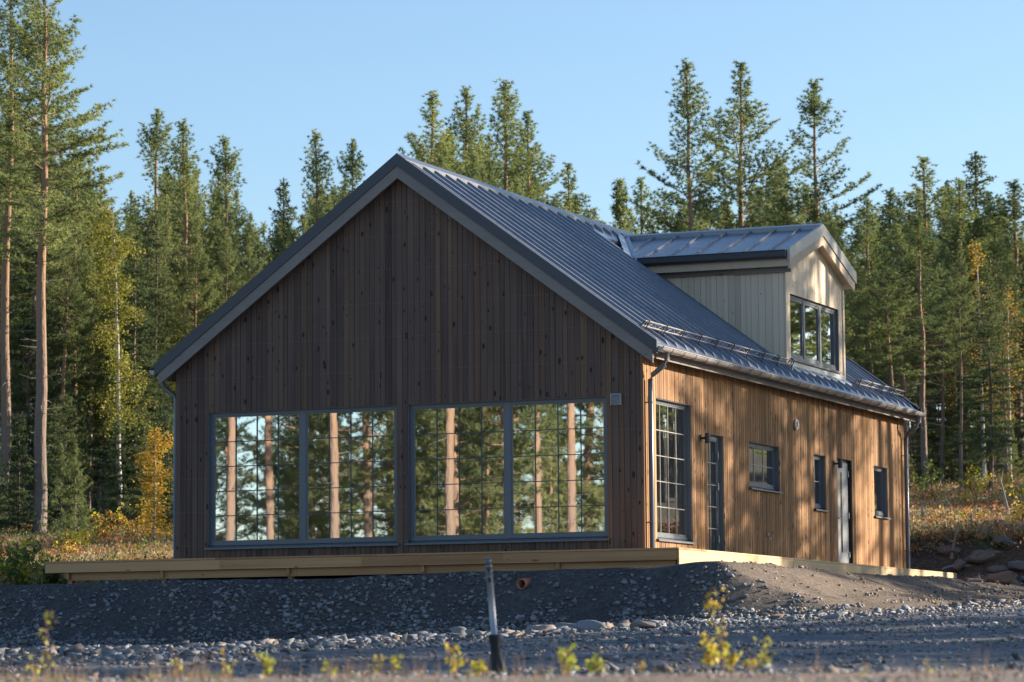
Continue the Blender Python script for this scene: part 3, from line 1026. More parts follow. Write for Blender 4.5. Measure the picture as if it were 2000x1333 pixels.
def make_roof():
    b = MB()
    hole = (DY0 + 0.12, DY1 - 0.12)
    xh0, xh1 = -3.95, -0.27
    # right slope, left open under the dormer
    for x0, x1, y0, y1 in [(RX, EX_R, RY0 + .03, hole[0]), (RX, xh0, hole[0], hole[1]), (xh1, EX_R, hole[0], hole[1]), (RX, EX_R, hole[1], RY1 - .03)]:
        slope_box(b, x0, x1, y0, y1, 0.0, -0.03)
    slope_box(b, EX_L, RX, RY0 + .03, RY1 - .03, 0.0, -0.03)
    y = RY0 + 0.30
    while y < RY1 - 0.15:
        if DY0 - 0.05 < y < DY1 + 0.05:
            rib(b, RX + 0.10, -4.12, y)
            rib(b, -0.10, EX_R - 0.05, y)
        else:
            rib(b, RX + 0.10, EX_R - 0.05, y)
        rib(b, RX - 0.10, EX_L + 0.05, y)
        y += 0.50
    rf = b.build('roof', M['roof'], house)
    # ridge cap
    b = MB()
    slope_box(b, RX, RX + 0.17, RY0 - .01, RY1 + .01, 0.075, 0.048)
    slope_box(b, RX - 0.17, RX, RY0 - .01, RY1 + .01, 0.075, 0.048)
    slope_box(b, RX + 0.15, RX + 0.17, RY0 - .01, RY1 + .01, 0.047, 0.0)
    slope_box(b, RX - 0.17, RX - 0.15, RY0 - .01, RY1 + .01, 0.047, 0.0)
    b.build('ridge_cap', M['ridge'], rf)
    # verge flashing front and rear
    for ya, yb in ((RY0 - 0.02, RY0 + 0.035), (RY1 - 0.035, RY1 + 0.02)):
        b = MB()
        slope_box(b, RX, EX_R + 0.02, ya, yb, 0.07, -0.15)
        slope_box(b, EX_L - 0.02, RX, ya, yb, 0.07, -0.15)
        yc, yd = (yb, yb + 0.11) if ya < 5 else (ya - 0.11, ya)
        slope_box(b, RX + .18, EX_R - 0.02, yc, yd, 0.068, 0.045)
        slope_box(b, EX_L + 0.02, RX - .18, yc, yd, 0.068, 0.045)
        b.build('verge_flashing', M['verge'], rf)
    # timber barge boards
    for ya, yb in ((RY0 + 0.0, RY0 + 0.03), (RY1 - 0.03, RY1)):
        b = MB()
        slope_box(b, RX, EX_R - 0.06, ya, yb, -0.152, -0.37, 0, (0.45, 0.2, .5))
        slope_box(b, EX_L + 0.06, RX, ya, yb, -0.152, -0.37, 0, (0.5, 0.7, .5))
        b.build('barge_board', M['trim'], house)
    # boarded eaves slab
    b = MB()
    for x0, x1, y0, y1 in [(RX, EX_R - .1, RY0 + .03, hole[0]), (RX, xh0, hole[0], hole[1]), (xh1, EX_R - .1, hole[0], hole[1]), (RX, EX_R - .1, hole[1], RY1 - .03)]:
        slope_box(b, x0, x1, y0, y1, -0.031, -0.30)
    slope_box(b, EX_L + .1, RX, RY0 + .03, RY1 - .03, -0.031, -0.30)
    b.build('eaves_boarding', M['trim'], house)
    # gutters
    for sgn, xe in ((1, EX_R), (-1, EX_L)):
        b = MB()
        cx, cz, rr = xe + sgn * 0.06, roof_z(xe) - 0.055, 0.075
        prof = []
        for k in range(11):
            a = math.pi + math.pi * k / 10
            prof.append((cx + rr * math.cos(a), cz + rr * math.sin(a)))
        inner = [(cx + (rr - .006) * math.cos(math.pi + math.pi * k / 10), cz + (rr - .006) * math.sin(math.pi + math.pi * k / 10)) for k in range(10, -1, -1)]
        poly = prof + inner
        n = len(poly)
        vs = [(x, RY0 + .02, z) for x, z in poly] + [(x, RY1 - .02, z) for x, z in poly]
        fs = [(i, (i + 1) % n, n + (i + 1) % n, n + i) for i in range(n)]
        b.add(vs, fs)
        b.tube([(cx + sgn * rr, RY0 + .02, cz), (cx + sgn * rr, RY1 - .02, cz)], 0.011, 8)
        for ye in (RY0 + .02, RY1 - .026):
            b.prism([(x, ye, z) for x, z in prof], (0, 0.006, 0))
        g = b.build('gutter', M['gutter'], house)
        b = MB()
        y = RY0 + 0.5
        while y < RY1 - .2:
            pts = [(cx + (rr + .004) * math.cos(a), y, cz + (rr + .004) * math.sin(a)) for a in [math.pi + math.pi * k / 8 for k in range(9)]]
            b = MB()
            b.tube(pts, 0.006, 5)
            b.build('gutter_bracket', M['pipe'], g)
            y += 0.60
    # downpipes
    for x_out, x_wall, y in ((EX_R + .06, 0.085, 0.17), (EX_L - .06, -HW - 0.085, 0.17), (EX_R + .06, 0.085, HL - 0.17), (EX_L - .06, -HW - .085, HL - .17)):
        b = MB()
        zt = roof_z(EX_R) - 0.10
        b.tube([(x_out, y, zt), (x_out, y, zt - 0.16), (x_out - (x_out - x_wall) * .12, y, zt - 0.235), (x_wall + (x_out - x_wall) * .12, y, zt - 0.40),
                (x_wall, y, zt - 0.475), (x_wall, y, zt - 0.7), (x_wall, y, 0.02)], 0.045, 14)
        p = b.build('downpipe', M['pipe'], house, True)
        b = MB()
        for z in (2.55, 0.5):
            b.tube([(x_wall, y, z - 0.012), (x_wall, y, z + 0.012)], 0.052, 14)
            b.box(min(x_wall, 0 if x_wall > -1 else -HW), max(x_wall, 0 if x_wall > -1 else -HW), y - .01, y + .01, z - .01, z + .01)
        b.build('pipe_clamp', M['pipe'], p)
    # snow guards: two rails with a lattice between, on bracket frames
    for ya, yb in ((0.02, 8.42), (12.75, 16.35)):
        b = MB()
        x = -0.05
        nrm = np.array([SL, 0, 1.0]); nrm /= np.linalg.norm(nrm)
        dn = np.array([1, 0, -SL]); dn /= np.linalg.norm(dn)
        foot = np.array([x, 0, roof_z(x)])

        def P(y, up, along=0.0): return tuple(foot + nrm * up + dn * along + np.array([0, y, 0]))
        for up in (0.085, 0.185):
            b.tube([P(ya, up), P(yb, up)], 0.014, 8)
        n = int((yb - ya) / 0.24)
        for i in range(n):
            a, c = ya + (yb - ya) * i / n, ya + (yb - ya) * (i + 1) / n
            b.tube([P(a, 0.085 if i % 2 else 0.185), P(c, 0.185 if i % 2 else 0.085)], 0.006, 5)
        sg = b.build('snow_guard', M['gutter'], house)
        b = MB()
        m = max(2, int(round((yb - ya) / 0.95)))
        for i in range(m + 1):
            y = ya + 0.12 + (yb - ya - .24) * i / m
            b = MB()
            b.tube([P(y, 0.02, -.16), P(y, 0.05, -.06), P(y, 0.215, -.03), P(y, 0.215, .03), P(y, 0.05, .05), P(y, 0.03, .10)], 0.011, 6)
            b.tube([P(y, 0.215, 0.0), P(y, 0.05, .0)], 0.010, 6)
            b.build('guard_bracket', M['verge'], sg)
    return rf


def make_dormer():
    XF = -0.15
    ZE, ZR, SD = 5.86, 6.83, 0.325
    win = (8.86, 12.12, 4.02, 5.33)

    def top(u): return ZR - 0.30 - SD * abs(u - DC)
    b = MB()
    rz = lambda a: roof_z(XF) - 0.02
    planks(b, DY0, DY1, rz, top, [win], dfront, width=(0.10, 0.14), seed=21, tone=0.6, spread=0.15, gap=0.003)
    for c0, c1, z0, z1 in ((DY0 + .02, win[0], 3.7, 5.8), (win[1], DY1 - .02, 3.7, 5.8), (win[0], win[1], 3.7, win[2]), (win[0], win[1], win[3], 5.8)):
        mbox(b, dfront, c0, c1, -0.12, -0.024, z0, z1, 1)
    b.prism([(XF - .024, DY0 + .02, 5.8), (XF - .024, DY1 - .02, 5.8), (XF - .024, DY1 - .02, top(DY1)), (XF - .024, DC, top(DC)), (XF - .024, DY0 + .02, top(DY0))], (-0.1, 0, 0), 1)
    # cheeks
    for yy, sg in ((DY0, -1), (DY1, 1)):
        mp = (lambda s, y0: (lambda u, w, z: (u, y0 + s * w, z)))(sg, yy)
        planks(b, -3.05, XF - 0.022, lambda a: roof_z(a) - 0.02, lambda a: ZE + 0.06, [], mp, width=(0.10, 0.15), seed=22 + sg, tone=0.42, spread=0.16, gap=0.003)
        b.prism([(-3.0, yy - sg * .03, roof_z(-3.0)), (XF - .02, yy - sg * .03, roof_z(XF)), (XF - .02, yy - sg * .03, ZE), (-3.0, yy - sg * .03, ZE)], (0, -sg * .08, 0), 1)
    dm = b.build('dormer', [M['pale'], M['dark']], house)
    dm['label'] = 'pale untreated timber dormer with its own small gable roof'
    # corner trims + skirt flashing under the window
    b = MB()
    mbox(b, dfront, DY0 - .012, DY0 + .10, 0.0075, 0.024, roof_z(XF) + .02, ZE - .08, 0, (.55, .3, .5))
    mbox(b, dfront, DY1 - .10, DY1 + .012, 0.0075, 0.024, roof_z(XF) + .02, ZE - .08, 0, (.7, .6, .5))
    b.build('corner_trim', M['pale'], dm)
    b = MB()
    mbox(b, dfront, DY0 + .12, DY1 - .06, 0.0075, 0.02, roof_z(XF) + .005, 3.99)
    b.hexa([(XF + .02, DY0 - .05, roof_z(XF + .02) + .004), (XF + .14, DY0 - .05, roof_z(XF + .14) + .012), (XF + .14, DY1 + .05, roof_z(XF + .14) + .012), (XF + .02, DY1 + .05, roof_z(XF + .02) + .004),
            (XF + .02, DY0 - .05, roof_z(XF + .02) + .05), (XF + .14, DY0 - .05, roof_z(XF + .14) + .052), (XF + .14, DY1 + .05, roof_z(XF + .14) + .052), (XF + .02, DY1 + .05, roof_z(XF + .02) + .05)])
    b.build('apron_flashing', M['flash'], dm)
    # cheek flashings against the roof (dark sheet strip)
    for yy, sg in ((DY0, -1), (DY1, 1)):
        b = MB()
        slope_box(b, -3.3, XF, min(yy + sg * .008, yy + sg * .16), max(yy + sg * .008, yy + sg * .16), 0.055, 0.02)
        b.build('cheek_flashing', M['roof'], dm)
    # three leaf window as one frame with its panes: built into the dormer as sub-parts
    w0, w1 = -0.13, -0.06
    u0, u1, z0, z1 = win
    fw = 0.06
    b = MB()
    zs = z0 + 0.05
    mbox(b, dfront, u0, u0 + fw, w0, w1, zs, z1); mbox(b, dfront, u1 - fw, u1, w0, w1, zs, z1)
    mbox(b, dfront, u0 + fw, u1 - fw, w0, w1, z1 - fw, z1); mbox(b, dfront, u0 + fw, u1 - fw, w0, w1, zs, zs + fw)
    mbox(b, dfront, u0 - .002, u0 + .012, w1 + .001, -.012, zs, z1); mbox(b, dfront, u1 - .012, u1 + .002, w1 + .001, -.012, zs, z1)
    lw = (u1 - u0 - 2 * fw - 2 * 0.10) / 3
    panes = []
    for i in range(3):
        a = u0 + fw + i * (lw + 0.10)
        panes.append((a, a + lw))
        if i: mbox(b, dfront, a - .10, a, w0 + .002, w1 + .003, zs + fw, z1 - fw)
        sw = .045
        za, zb = zs + fw, z1 - fw
        mbox(b, dfront, a, a + sw, w0 + .01, w1 - .012, za, zb); mbox(b, dfront, a + lw - sw, a + lw, w0 + .01, w1 - .012, za, zb)
        mbox(b, dfront, a + sw, a + lw - sw, w0 + .01, w1 - .012, zb - sw, zb); mbox(b, dfront, a + sw, a + lw - sw, w0 + .01, w1 - .012, za, za + sw)
    b.build('window_frame', M['frame'], dm)
    for a0, a1 in panes:
        g = MB(); wg = w1 - .035
        g.add([dfront(a0 + .045, wg, zs + fw + .045), dfront(a1 - .045, wg, zs + fw + .045), dfront(a1 - .045, wg, z1 - fw - .045), dfront(a0 + .045, wg, z1 - fw - .045)], [(0, 1, 2, 3)])
        g.build('pane', M['glass'], dm)
    s = MB()
    s.prism([dfront(u0 - .06, w, z) for w, z in ((w1 - .01, z0 + .05), (.06, z0 + .02), (.06, z0 - .02), (.05, z0 - .02), (.05, z0 + .005), (w1 - .01, z0 + .035))], (0, u1 - u0 + .12, 0))
    s.build('sill', M['frame'], dm)
    # inner back so the dormer is a room
    s = MB(); s.box(-2.2, -2.15, DY0 + .12, DY1 - .12, 3.06, 5.9); s.box(-2.15, -.3, DY0 + .12, DY1 - .12, 5.80, 5.85); s.build('inner_lining', M['inside'], dm)

    # roof of the dormer
    X0 = 0.03
    YE0, YE1 = 8.26, 12.74
    def dz(y): return ZR - SD * abs(y - DC)
    def xb(y): return (3.757 - dz(y)) / SL - 0.06       # where it runs into the main roof

    def dslab(mb, ya, yb, xa, t_top, t_bot, xback=None, mat=0, col=(.5, .5, .5)):
        za, zb = dz(ya), dz(yb)
        xa0 = xb(ya) if xback is None else xback
        xb0 = xb(yb) if xback is None else xback
        mb.hexa([(xa0, ya, za + t_bot), (xa, ya, za + t_bot), (xa, yb, zb + t_bot), (xb0, yb, zb + t_bot),
                 (xa0, ya, za + t_top), (xa, ya, za + t_top), (xa, yb, zb + t_top), (xb0, yb, zb + t_top)], mat, col)
    b = MB()
    dslab(b, YE0, DC, X0 - .03, 0.0, -0.03); dslab(b, DC, YE1, X0 - .03, 0.0, -0.03)
    x = X0 - 0.42
    while x > -4.0:
        for ya, yb in ((YE0 + .03, DC - .08), (YE1 - .03, DC + .08)):
            # seam: only in front of the main roof
            lo = ya
            za, zb = dz(ya), dz(yb)
            if (3.757 - za) / SL > x:          # eave end is buried in the main roof
                zc = 3.757 - SL * x
                lo = DC - (ZR - zc) / SD if ya < DC else DC + (ZR - zc) / SD
                za = dz(lo)
                if abs(lo - DC) < .12: continue
            h, hw = 0.045, 0.012
            b.hexa([(x - hw, lo, za), (x + hw, lo, za), (x + hw, yb, zb), (x - hw, yb, zb),
                    (x - hw * .7, lo, za + h * .8), (x + hw * .7, lo, za + h * .8), (x + hw * .7, yb, zb + h), (x - hw * .7, yb, zb + h)])
        x -= 0.52
    b.build('dormer_roof', M['roof'], dm)
    b = MB()
    dslab(b, DC - .15, DC, X0, .085, .05, -4.22); dslab(b, DC, DC + .15, X0, .085, .05, -4.22)
    dslab(b, DC - .15, DC - .135, X0, .05, .0, -4.22); dslab(b, DC + .135, DC + .15, X0, .05, .0, -4.22)
    b.build('dormer_ridge_cap', M['roof'], dm)
    b = MB()
    for ya, yb in ((YE0 - .02, DC), (DC, YE1 + .02)):
        dslab(b, ya, yb, X0 + .03, .06, -.17, X0 - .03)
    b.build('dormer_verge', M['gutter'], dm)
    b = MB()
    for ya, yb, c in ((YE0 + .03, DC, .5), (DC, YE1 - .03, .75)):
        dslab(b, ya, yb, X0 + .005, -.172, -.36, X0 - .03, 0, (c, c, .5))
    b.build('dormer_barge_board', M['paletrim'], dm)
    b = MB()
    for ya, yb in ((YE0 + .05, DC), (DC, YE1 - .05)):
        dslab(b, ya, yb, X0 - .031, -.031, -.31, XF - 2.9, 0, (.7, .5, .5))
    b.build('dormer_eaves', M['paletrim'], dm)
    # frieze boards on the cheeks
    b = MB()
    b.box(-3.0, XF + .01, DY0 - .035, DY0 - .008, 5.72, 5.84, 0, (.3, .4, .5))
    b.box(-1.15, X0 - .03, DY0 - .062, DY0 - .036, 5.71, 5.83, 0, (.55, .8, .5))
    b.build('frieze_board', M['trim'], dm)
    # gutters of the dormer
    for ye, s in ((YE0, -1), (YE1, 1)):
        b = MB()
        z = dz(ye)
        xs = (3.757 - z + .1) / SL
        pts = [(0.0, .015), (.13, .0), (.14, -.015), (.125, -.11), (.06, -.15), (.0, -.15)]
        b.prism([(xs, ye + s * (w - .01), z + h) for w, h in pts], (X0 - .04 - xs, 0, 0))
        b.tube([(xs, ye + s * .13, z), (X0 - .04, ye + s * .13, z)], .012, 6)
        b.build('dormer_gutter', M['verge'], dm)
    # valley flashing
    b = MB()
    for s in (-1, 1):
        ye = DC + s * 2.24
        a = np.array([(3.757 - dz(ye)) / SL, ye, dz(ye)]); c = np.array([(3.757 - dz(DC)) / SL, DC, dz(DC)])
        off = np.array([-.10, s * .20, .10 * SL]); up = np.array([0, 0, .06]); lo = np.array([0, 0, .035])
        P = [a + lo, a + off + lo, c + off + lo, c + lo]
        P = P + [p + np.array([0, 0, .012]) for p in P]
        b.hexa(P)
        q = np.array([.03, -s * .0, .05])
        b.hexa([a + lo, c + lo, c + lo + np.array([.07, 0, .03]), a + lo + np.array([.07, 0, .03]),
                a + up, c + up, c + up + np.array([.07, 0, .03]), a + up + np.array([.07, 0, .03])])
    b.build('valley_flashing', M['flash'], dm)


make_walls()
make_openings()
make_roof()
make_dormer()


# ------------------------------------------------------------------ deck
def make_deck():
    dk = empty('timber_deck', (0, 0, 0))
    tag(dk, 'low new timber deck wrapping the front and side of the house above the earth bank', 'deck')
    X0, X1, Y0, Y1 = -10.86, 1.142, -1.448, 16.28
    r = random.Random(4)
    b = MB()
    y = Y0
    while y < -0.05:
        x = X0
        while x < X1 - .01:
            x2 = min(X1, x + r.uniform(3.0, 4.8))
            if X1 - x2 < 1: x2 = X1
            b.box(x, x2 - .003, y, min(y + 0.117, -0.03), -0.03, 0.0, 0, rc(r, .55, .15))
            x = x2
        y += 0.122
    xx = X0
    while xx < -9.2:
        b.box(xx, xx + .117, 0.0, 4.5, -0.03, 0.0, 0, rc(r, .5, .15)); xx += .122
    b.build('deck_boards', M['deckx'], dk)
    b = MB()
    x = 0.035
    while x < X1 - .05:
        y = -0.02
        while y < Y1 - .01:
            y2 = min(Y1, y + r.uniform(3.2, 4.8))
            if Y1 - y2 < 1: y2 = Y1
            b.box(x, min(x + .117, X1), y, y2 - .003, -0.03, 0.0, 0, rc(r, .6, .15))
            y = y2
        x += .122
    b.build('deck_boards', M['decky'], dk)
    # front fascia: upper board in lengths, lower recessed board
    b = MB()
    xs = [X0 + .01, -7.35, -4.62, -2.0, 1.10]
    for a, c in zip(xs, xs[1:]):
        b.box(a, c - .003, Y0 + .012, Y0 + .042, -0.205, -0.034, 0, rc(r, .5, .18))
    b.box(1.10, X1 - .005, Y0 + .013, Y0 + .043, -.205, -.034, 0, (.25, .5, .5))
    b.build('fascia_board', M['deckx'], dk)
    b = MB()
    xs = [X0 + .5, -8.55, -5.9, -3.45, -1.1, 1.05]
    for a, c in zip(xs, xs[1:]):
        b.box(a, c - .004, Y0 + .10, Y0 + .14, -0.345, -0.208, 0, rc(r, .5, .18))
    b.build('rim_joist', M['deckx'], dk)
    for x in (X0 + .44, -8.52, -6.05, -3.50, -1.02):
        b = MB()
        b.box(x - .03, x + .03, Y0 + .045, Y0 + .098, -0.32, -0.207, 0, rc(r, .45, .1))
        b.box(x - .045, x + .045, Y0 + .141, Y0 + .24, -0.62, -0.207, 0, rc(r, .3, .1))
        b.build('post', M['deckx'], dk)
    # side fascia
    b = MB()
    ys = [Y0 + .05, 3.2, 7.6, 11.4, 14.55, Y1 - .02]
    for a, c in zip(ys, ys[1:]):
        b.box(X1 - .045, X1 - .012, a, c - .004, -0.30, -0.034, 0, rc(r, .6, .12))
    b.build('fascia_board', M['decky'], dk)
    b = MB()
    b.box(0.05, X1 - .05, Y1 - .05, Y1 - .02, -.28, -.034, 0, (.4, .4, .5))
    b.box(X0 + .01, X0 + .045, Y0 + .05, 4.4, -.20, -.034, 0, (.4, .4, .5))
    b.build('end_board', M['deckx'], dk)


make_deck()


# ------------------------------------------------------------------ foliage
def blades(cent, dirs, L, Wd, cols, r, spread=0.8, per=10):
    """fans of narrow triangles at each centre pointing roughly along dirs"""
    n = len(cent)
    c = np.repeat(cent, per, 0)
    d = np.repeat(dirs, per, 0) + r.randn(n * per, 3) * spread
    d /= np.linalg.norm(d, axis=1, keepdims=True) + 1e-9
    s = np.cross(d, r.randn(n * per, 3))
    s /= np.linalg.norm(s, axis=1, keepdims=True) + 1e-9
    ll = (L * (0.6 + 0.8 * r.rand(n * per)))[:, None]
    ww = (Wd * (0.6 + 0.8 * r.rand(n * per)))[:, None]
    V = np.stack([c - s * ww * .5, c + s * ww * .5, c + d * ll], 1).reshape(-1, 3)
    T = np.arange(len(V)).reshape(-1, 3)
    C = np.repeat(np.repeat(cols, per, 0), 3, 0)
    return V, T, C


def leaves(cent, r, size, cols, up=0.3):
    """diamond leaves of two triangles as quads"""
    n = len(cent)
    d = r.randn(n, 3); d[:, 2] += up
    d /= np.linalg.norm(d, axis=1, keepdims=True)
    s = np.cross(d, r.randn(n, 3)); s /= np.linalg.norm(s, axis=1, keepdims=True) + 1e-9
    L = (size * (0.6 + 0.8 * r.rand(n)))[:, None]
    V = np.stack([cent, cent + d * L * .5 + s * L * .33, cent + d * L, cent + d * L * .5 - s * L * .33], 1).reshape(-1, 3)
    Q = np.arange(len(V)).reshape(-1, 4)
    return V, Q, np.repeat(cols, 4, 0)


def curve_pts(p0, az, el0, L, n, bend, r):
    pts = [np.array(p0, float)]
    el = el0
    a = az
    for i in range(n):
        el += bend / n
        a += r.randn() * 0.10
        pts.append(pts[-1] + np.array([math.cos(a) * math.cos(el), math.sin(a) * math.cos(el), math.sin(el)]) * L / n)
    return pts


def trunk_path(H, r, n=12, lean=0.015):
    xs = np.cumsum(r.randn(n + 1) * lean * H / n); ys = np.cumsum(r.randn(n + 1) * lean * H / n)
    zs = np.linspace(0, H, n + 1)
    return np.stack([xs - xs[0], ys - ys[0], zs], -1)


def on_path(path, z):
    return np.array([np.interp(z, path[:, 2], path[:, 0]), np.interp(z, path[:, 2], path[:, 1]), z])


def make_pine(seed, H=18.0, cb=0.45, R=1.9, r0=0.17, shape='cone', gap=0.46, nbr=(3, 5), tuft=0.2, per=11, dead=18, Lb=0.17, Wb=0.036, mat='pine', bark='bark'):
    r = np.random.RandomState(seed)
    path = trunk_path(H, r, 12, .024)
    b = MB()
    zz = path[:, 2]
    rad = [r0 * (1.25 if z < 0.3 else 1.0) * (1 - 0.93 * (z / H) ** 1.15) + 0.012 for z in zz]
    p2 = path.copy(); p2[0, 2] = -0.5
    b.tube(p2, rad, 10, 0)
    cents, dirs, tints = [], [], []
    z = cb * H
    while z < H - 0.15:
        t = (z - cb * H) / (H - cb * H)              # 0 crown base, 1 top
        if shape == 'cone':
            rad_c = R * (0.55 + 0.45 * math.sin(min(1, t * 2.6) * math.pi / 2)) * (1 - t) ** 0.64 + 0.05
        elif shape == 'mature':
            rad_c = R * (0.35 + 0.65 * math.sin(min(1, t * 1.1 + .08) * math.pi) ** .7) * (1 - t ** 3 * .6)
        else:
            rad_c = R * (1 - t) ** 0.8 + 0.12
        nb = r.randint(nbr[0], nbr[1] + 1)
        a0 = r.rand() * 6.283
        for k in range(nb):
            if r.rand() < (0.16 if shape == 'cone' else 0.1): continue
            az = a0 + k * 6.283 / nb + r.randn() * 0.35
            L = rad_c * r.uniform(0.50, 1.22)
            if shape == 'mature': L = rad_c * r.uniform(0.62, 1.15)
            el = (-0.15 + 1.25 * t ** 1.8) + r.randn() * 0.12
            bend = 0.55 if shape != 'spruce' else 0.5
            if shape == 'spruce': el = -0.45 + 0.8 * t ** 2 + r.randn() * .08
            zb = min(z + r.randn() * 0.08, H - 0.1)
            n = 5
            pts = curve_pts(on_path(path, zb), az, el, L, n, bend, r)
            br = max(0.007, 0.021 * L / 2.0)
            b.tube(pts, [br * (1 - .8 * i / n) for i in range(n + 1)], 4, 0, cap=False)
            P = np.array(pts)
            start = max(.10, (0.42 if t < .25 else .42 - .55 * (t - .25))) if shape != 'spruce' else 0.12
            if shape == 'mature': start = 0.30
            u = start
            tone = r.rand()
            while u <= 1.0:
                f = u * n; i = min(int(f), n - 1)
                c = P[i] + (P[i + 1] - P[i]) * (f - i)
                d = P[i + 1] - P[i]; d /= np.linalg.norm(d)
                cents.append(c + r.randn(3) * .03); dirs.append(d + np.array([0, 0, .45])); tints.append(tone)
                side = np.cross(d, [0, 0, 1]); side /= np.linalg.norm(side) + 1e-9
                tl = (0.20 + 0.36 * L * (1.08 - u)) * r.uniform(.6, 1.2)
                for sg in (-1, 1):
                    dd = side * sg + d * 0.75 + np.array([0, 0, .22 if shape != 'spruce' else -.12]) + r.randn(3) * .15
                    dd /= np.linalg.norm(dd)
                    q = 0.14
                    while q < tl:
                        cents.append(c + dd * q + r.randn(3) * .04); dirs.append(dd + np.array([0, 0, .35])); tints.append(tone)
                        q += tuft
                u += tuft / L * 0.95
        z += gap * r.uniform(.75, 1.25) * (0.80 if t > .8 else 1.0)
    for q in (0, .12, .24, .36, .5):
        cents.append(path[-1] - np.array([0, 0, q])); dirs.append(np.array([0, 0, 1.6])); tints.append(.6)
    # dead twigs below the crown
    for _ in range(dead):
        zb = H * cb * r.uniform(.25, 1.05)
        L = r.uniform(.35, 1.3)
        pts = curve_pts(on_path(path, zb), r.rand() * 6.283, r.uniform(-.35, .1), L, 4, r.uniform(-.3, .5), r)
        b.tube(pts, [.011, .009, .007, .005, .003], 4, 1, cap=False)
        for _ in range(2):
            i = r.randint(1, 4)
            q = curve_pts(pts[i], r.rand() * 6.283, r.uniform(-.4, .4), L * .45, 2, .2, r)
            b.tube(q, [.006, .004, .002], 3, 1, cap=False)
    cents = np.array(cents); dirs = np.array(dirs); tints = np.array(tints)
    dirs /= np.linalg.norm(dirs, axis=1, keepdims=True)
    tint = np.clip(0.25 + 0.4 * tints + 0.22 * r.randn(len(tints)), 0, 1)
    cols = np.stack([tint, r.rand(len(tint)), tints], -1)
    V, T, C = blades(cents, dirs, Lb, Wb, cols, r, 1.15 if shape != 'spruce' else .8, per)
    tm = b.mesh('trunk', [M[bark], M['twig']], True)
    cm = np_mesh('crown', V, T, [M[mat]], C)
    return tm, cm, H


def make_birch(seed, H=12.0, R=1.3, cb=.3, mat='birchleaf', n_leaf=9000, r0=.09, size=.085):
    r = np.random.RandomState(seed)
    path = trunk_path(H, r, 12, .02)
    b = MB()
    p2 = path.copy(); p2[0, 2] = -.4
    b.tube(p2, [r0 * (1 - .9 * (i / 12)) + .006 for i in range(13)], 8, 0)
    cents, tints = [], []
    z = H * cb
    while z < H:
        t = (z - H * cb) / (H * (1 - cb))
        L = R * (math.sin(min(1, t * 1.6 + .25) * math.pi * .62) + .1) * r.uniform(.6, 1.1) * (1 - .55 * t)
        pts = curve_pts(on_path(path, z), r.rand() * 6.283, r.uniform(.5, 1.0), L, 5, -1.0, r)
        b.tube(pts, [.018 * (1 - .85 * i / 5) for i in range(6)], 4, 1, cap=False)
        P = np.array(pts)
        tone = r.rand()
        for i in range(1, 6):
            for _ in range(3):
                q = curve_pts(P[i], r.rand() * 6.283, r.uniform(-.9, .3), L * .45, 3, -.6, r)
                b.tube(q, [.006, .005, .003, .002], 3, 1, cap=False)
                for qq in q[1:]:
                    cents.append(qq); tints.append(tone)
        z += r.uniform(.12, .28)
    cents = np.array(cents); tints = np.array(tints)
    k = r.randint(0, len(cents), n_leaf)
    cc = cents[k] + r.randn(n_leaf, 3) * np.array([.11, .11, .13])
    tn = np.clip(.2 + .5 * tints[k] + .25 * r.randn(n_leaf), 0, 1)
    V, Q, C = leaves(cc, r, size, np.stack([tn, tn, tn], -1), -.2)
    return b.mesh('trunk', [M['birch'], M['stem']], True), np_mesh('crown', V, Q, [M[mat]], C), H


PROTO = {
    'A': make_pine(101, 18, .34, 3.3, .15, 'cone', gap=.50, nbr=(3, 5), tuft=.23, per=20, Lb=.135, Wb=.027),
    'B': make_pine(102, 18, .28, 3.6, .16, 'cone', gap=.54, nbr=(3, 5), tuft=.23, per=20, Lb=.135, Wb=.027),
    'C': make_pine(103, 18, .44, 3.0, .14, 'cone', gap=.58, nbr=(3, 4), tuft=.23, per=20, dead=34, Lb=.135, Wb=.027),
    'D': make_pine(104, 18, .16, 3.8, .16, 'cone', gap=.52, nbr=(3, 5), tuft=.23, per=20, Lb=.135, Wb=.027),
    'E': make_pine(114, 18, .38, 3.5, .15, 'cone', gap=.58, nbr=(3, 5), tuft=.22, per=20, dead=20, Lb=.135, Wb=.027),
    'F': make_pine(115, 18, .30, 3.6, .17, 'mature', gap=.46, nbr=(3, 5), tuft=.21, per=20, dead=24, Lb=.135, Wb=.027),
    'M': make_pine(105, 22, .46, 2.7, .19, 'mature', gap=.50, nbr=(3, 5), tuft=.19, per=20, dead=22, Lb=.13, Wb=.027),
    'N': make_pine(106, 22, .52, 2.6, .18, 'mature', gap=.48, nbr=(3, 5), tuft=.19, per=20, dead=26, Lb=.13, Wb=.027),
    'Y': make_pine(107, 9, .06, 2.3, .08, 'young', gap=.42, tuft=.21, per=12, dead=4),
    'S': make_pine(108, 17, .05, 2.9, .17, 'spruce', gap=.38, nbr=(4, 6), tuft=.20, per=9, dead=4, Lb=.15, Wb=.042, mat='spruce', bark='sbark'),
    'T': make_pine(109, 16, .20, 2.4, .14, 'spruce', gap=.42, nbr=(4, 6), tuft=.20, per=9, dead=34, Lb=.15, Wb=.042, mat='spruce', bark='sbark'),
    'K': make_birch(110, 12, 1.5, .34, n_leaf=7500),
    'G': make_birch(111, 4.2, .8, .08, 'gold', 4200, .035, .07),
    'L': make_birch(112, 11, 1.1, .34, 'gold', 1900, .075, .085),
    'Z': make_pine(113, 7, .05, 1.5, .07, 'spruce', gap=.28, nbr=(4, 6), tuft=.16, per=9, dead=0, Lb=.12, Wb=.036, mat='spruce', bark='sbark'),
}
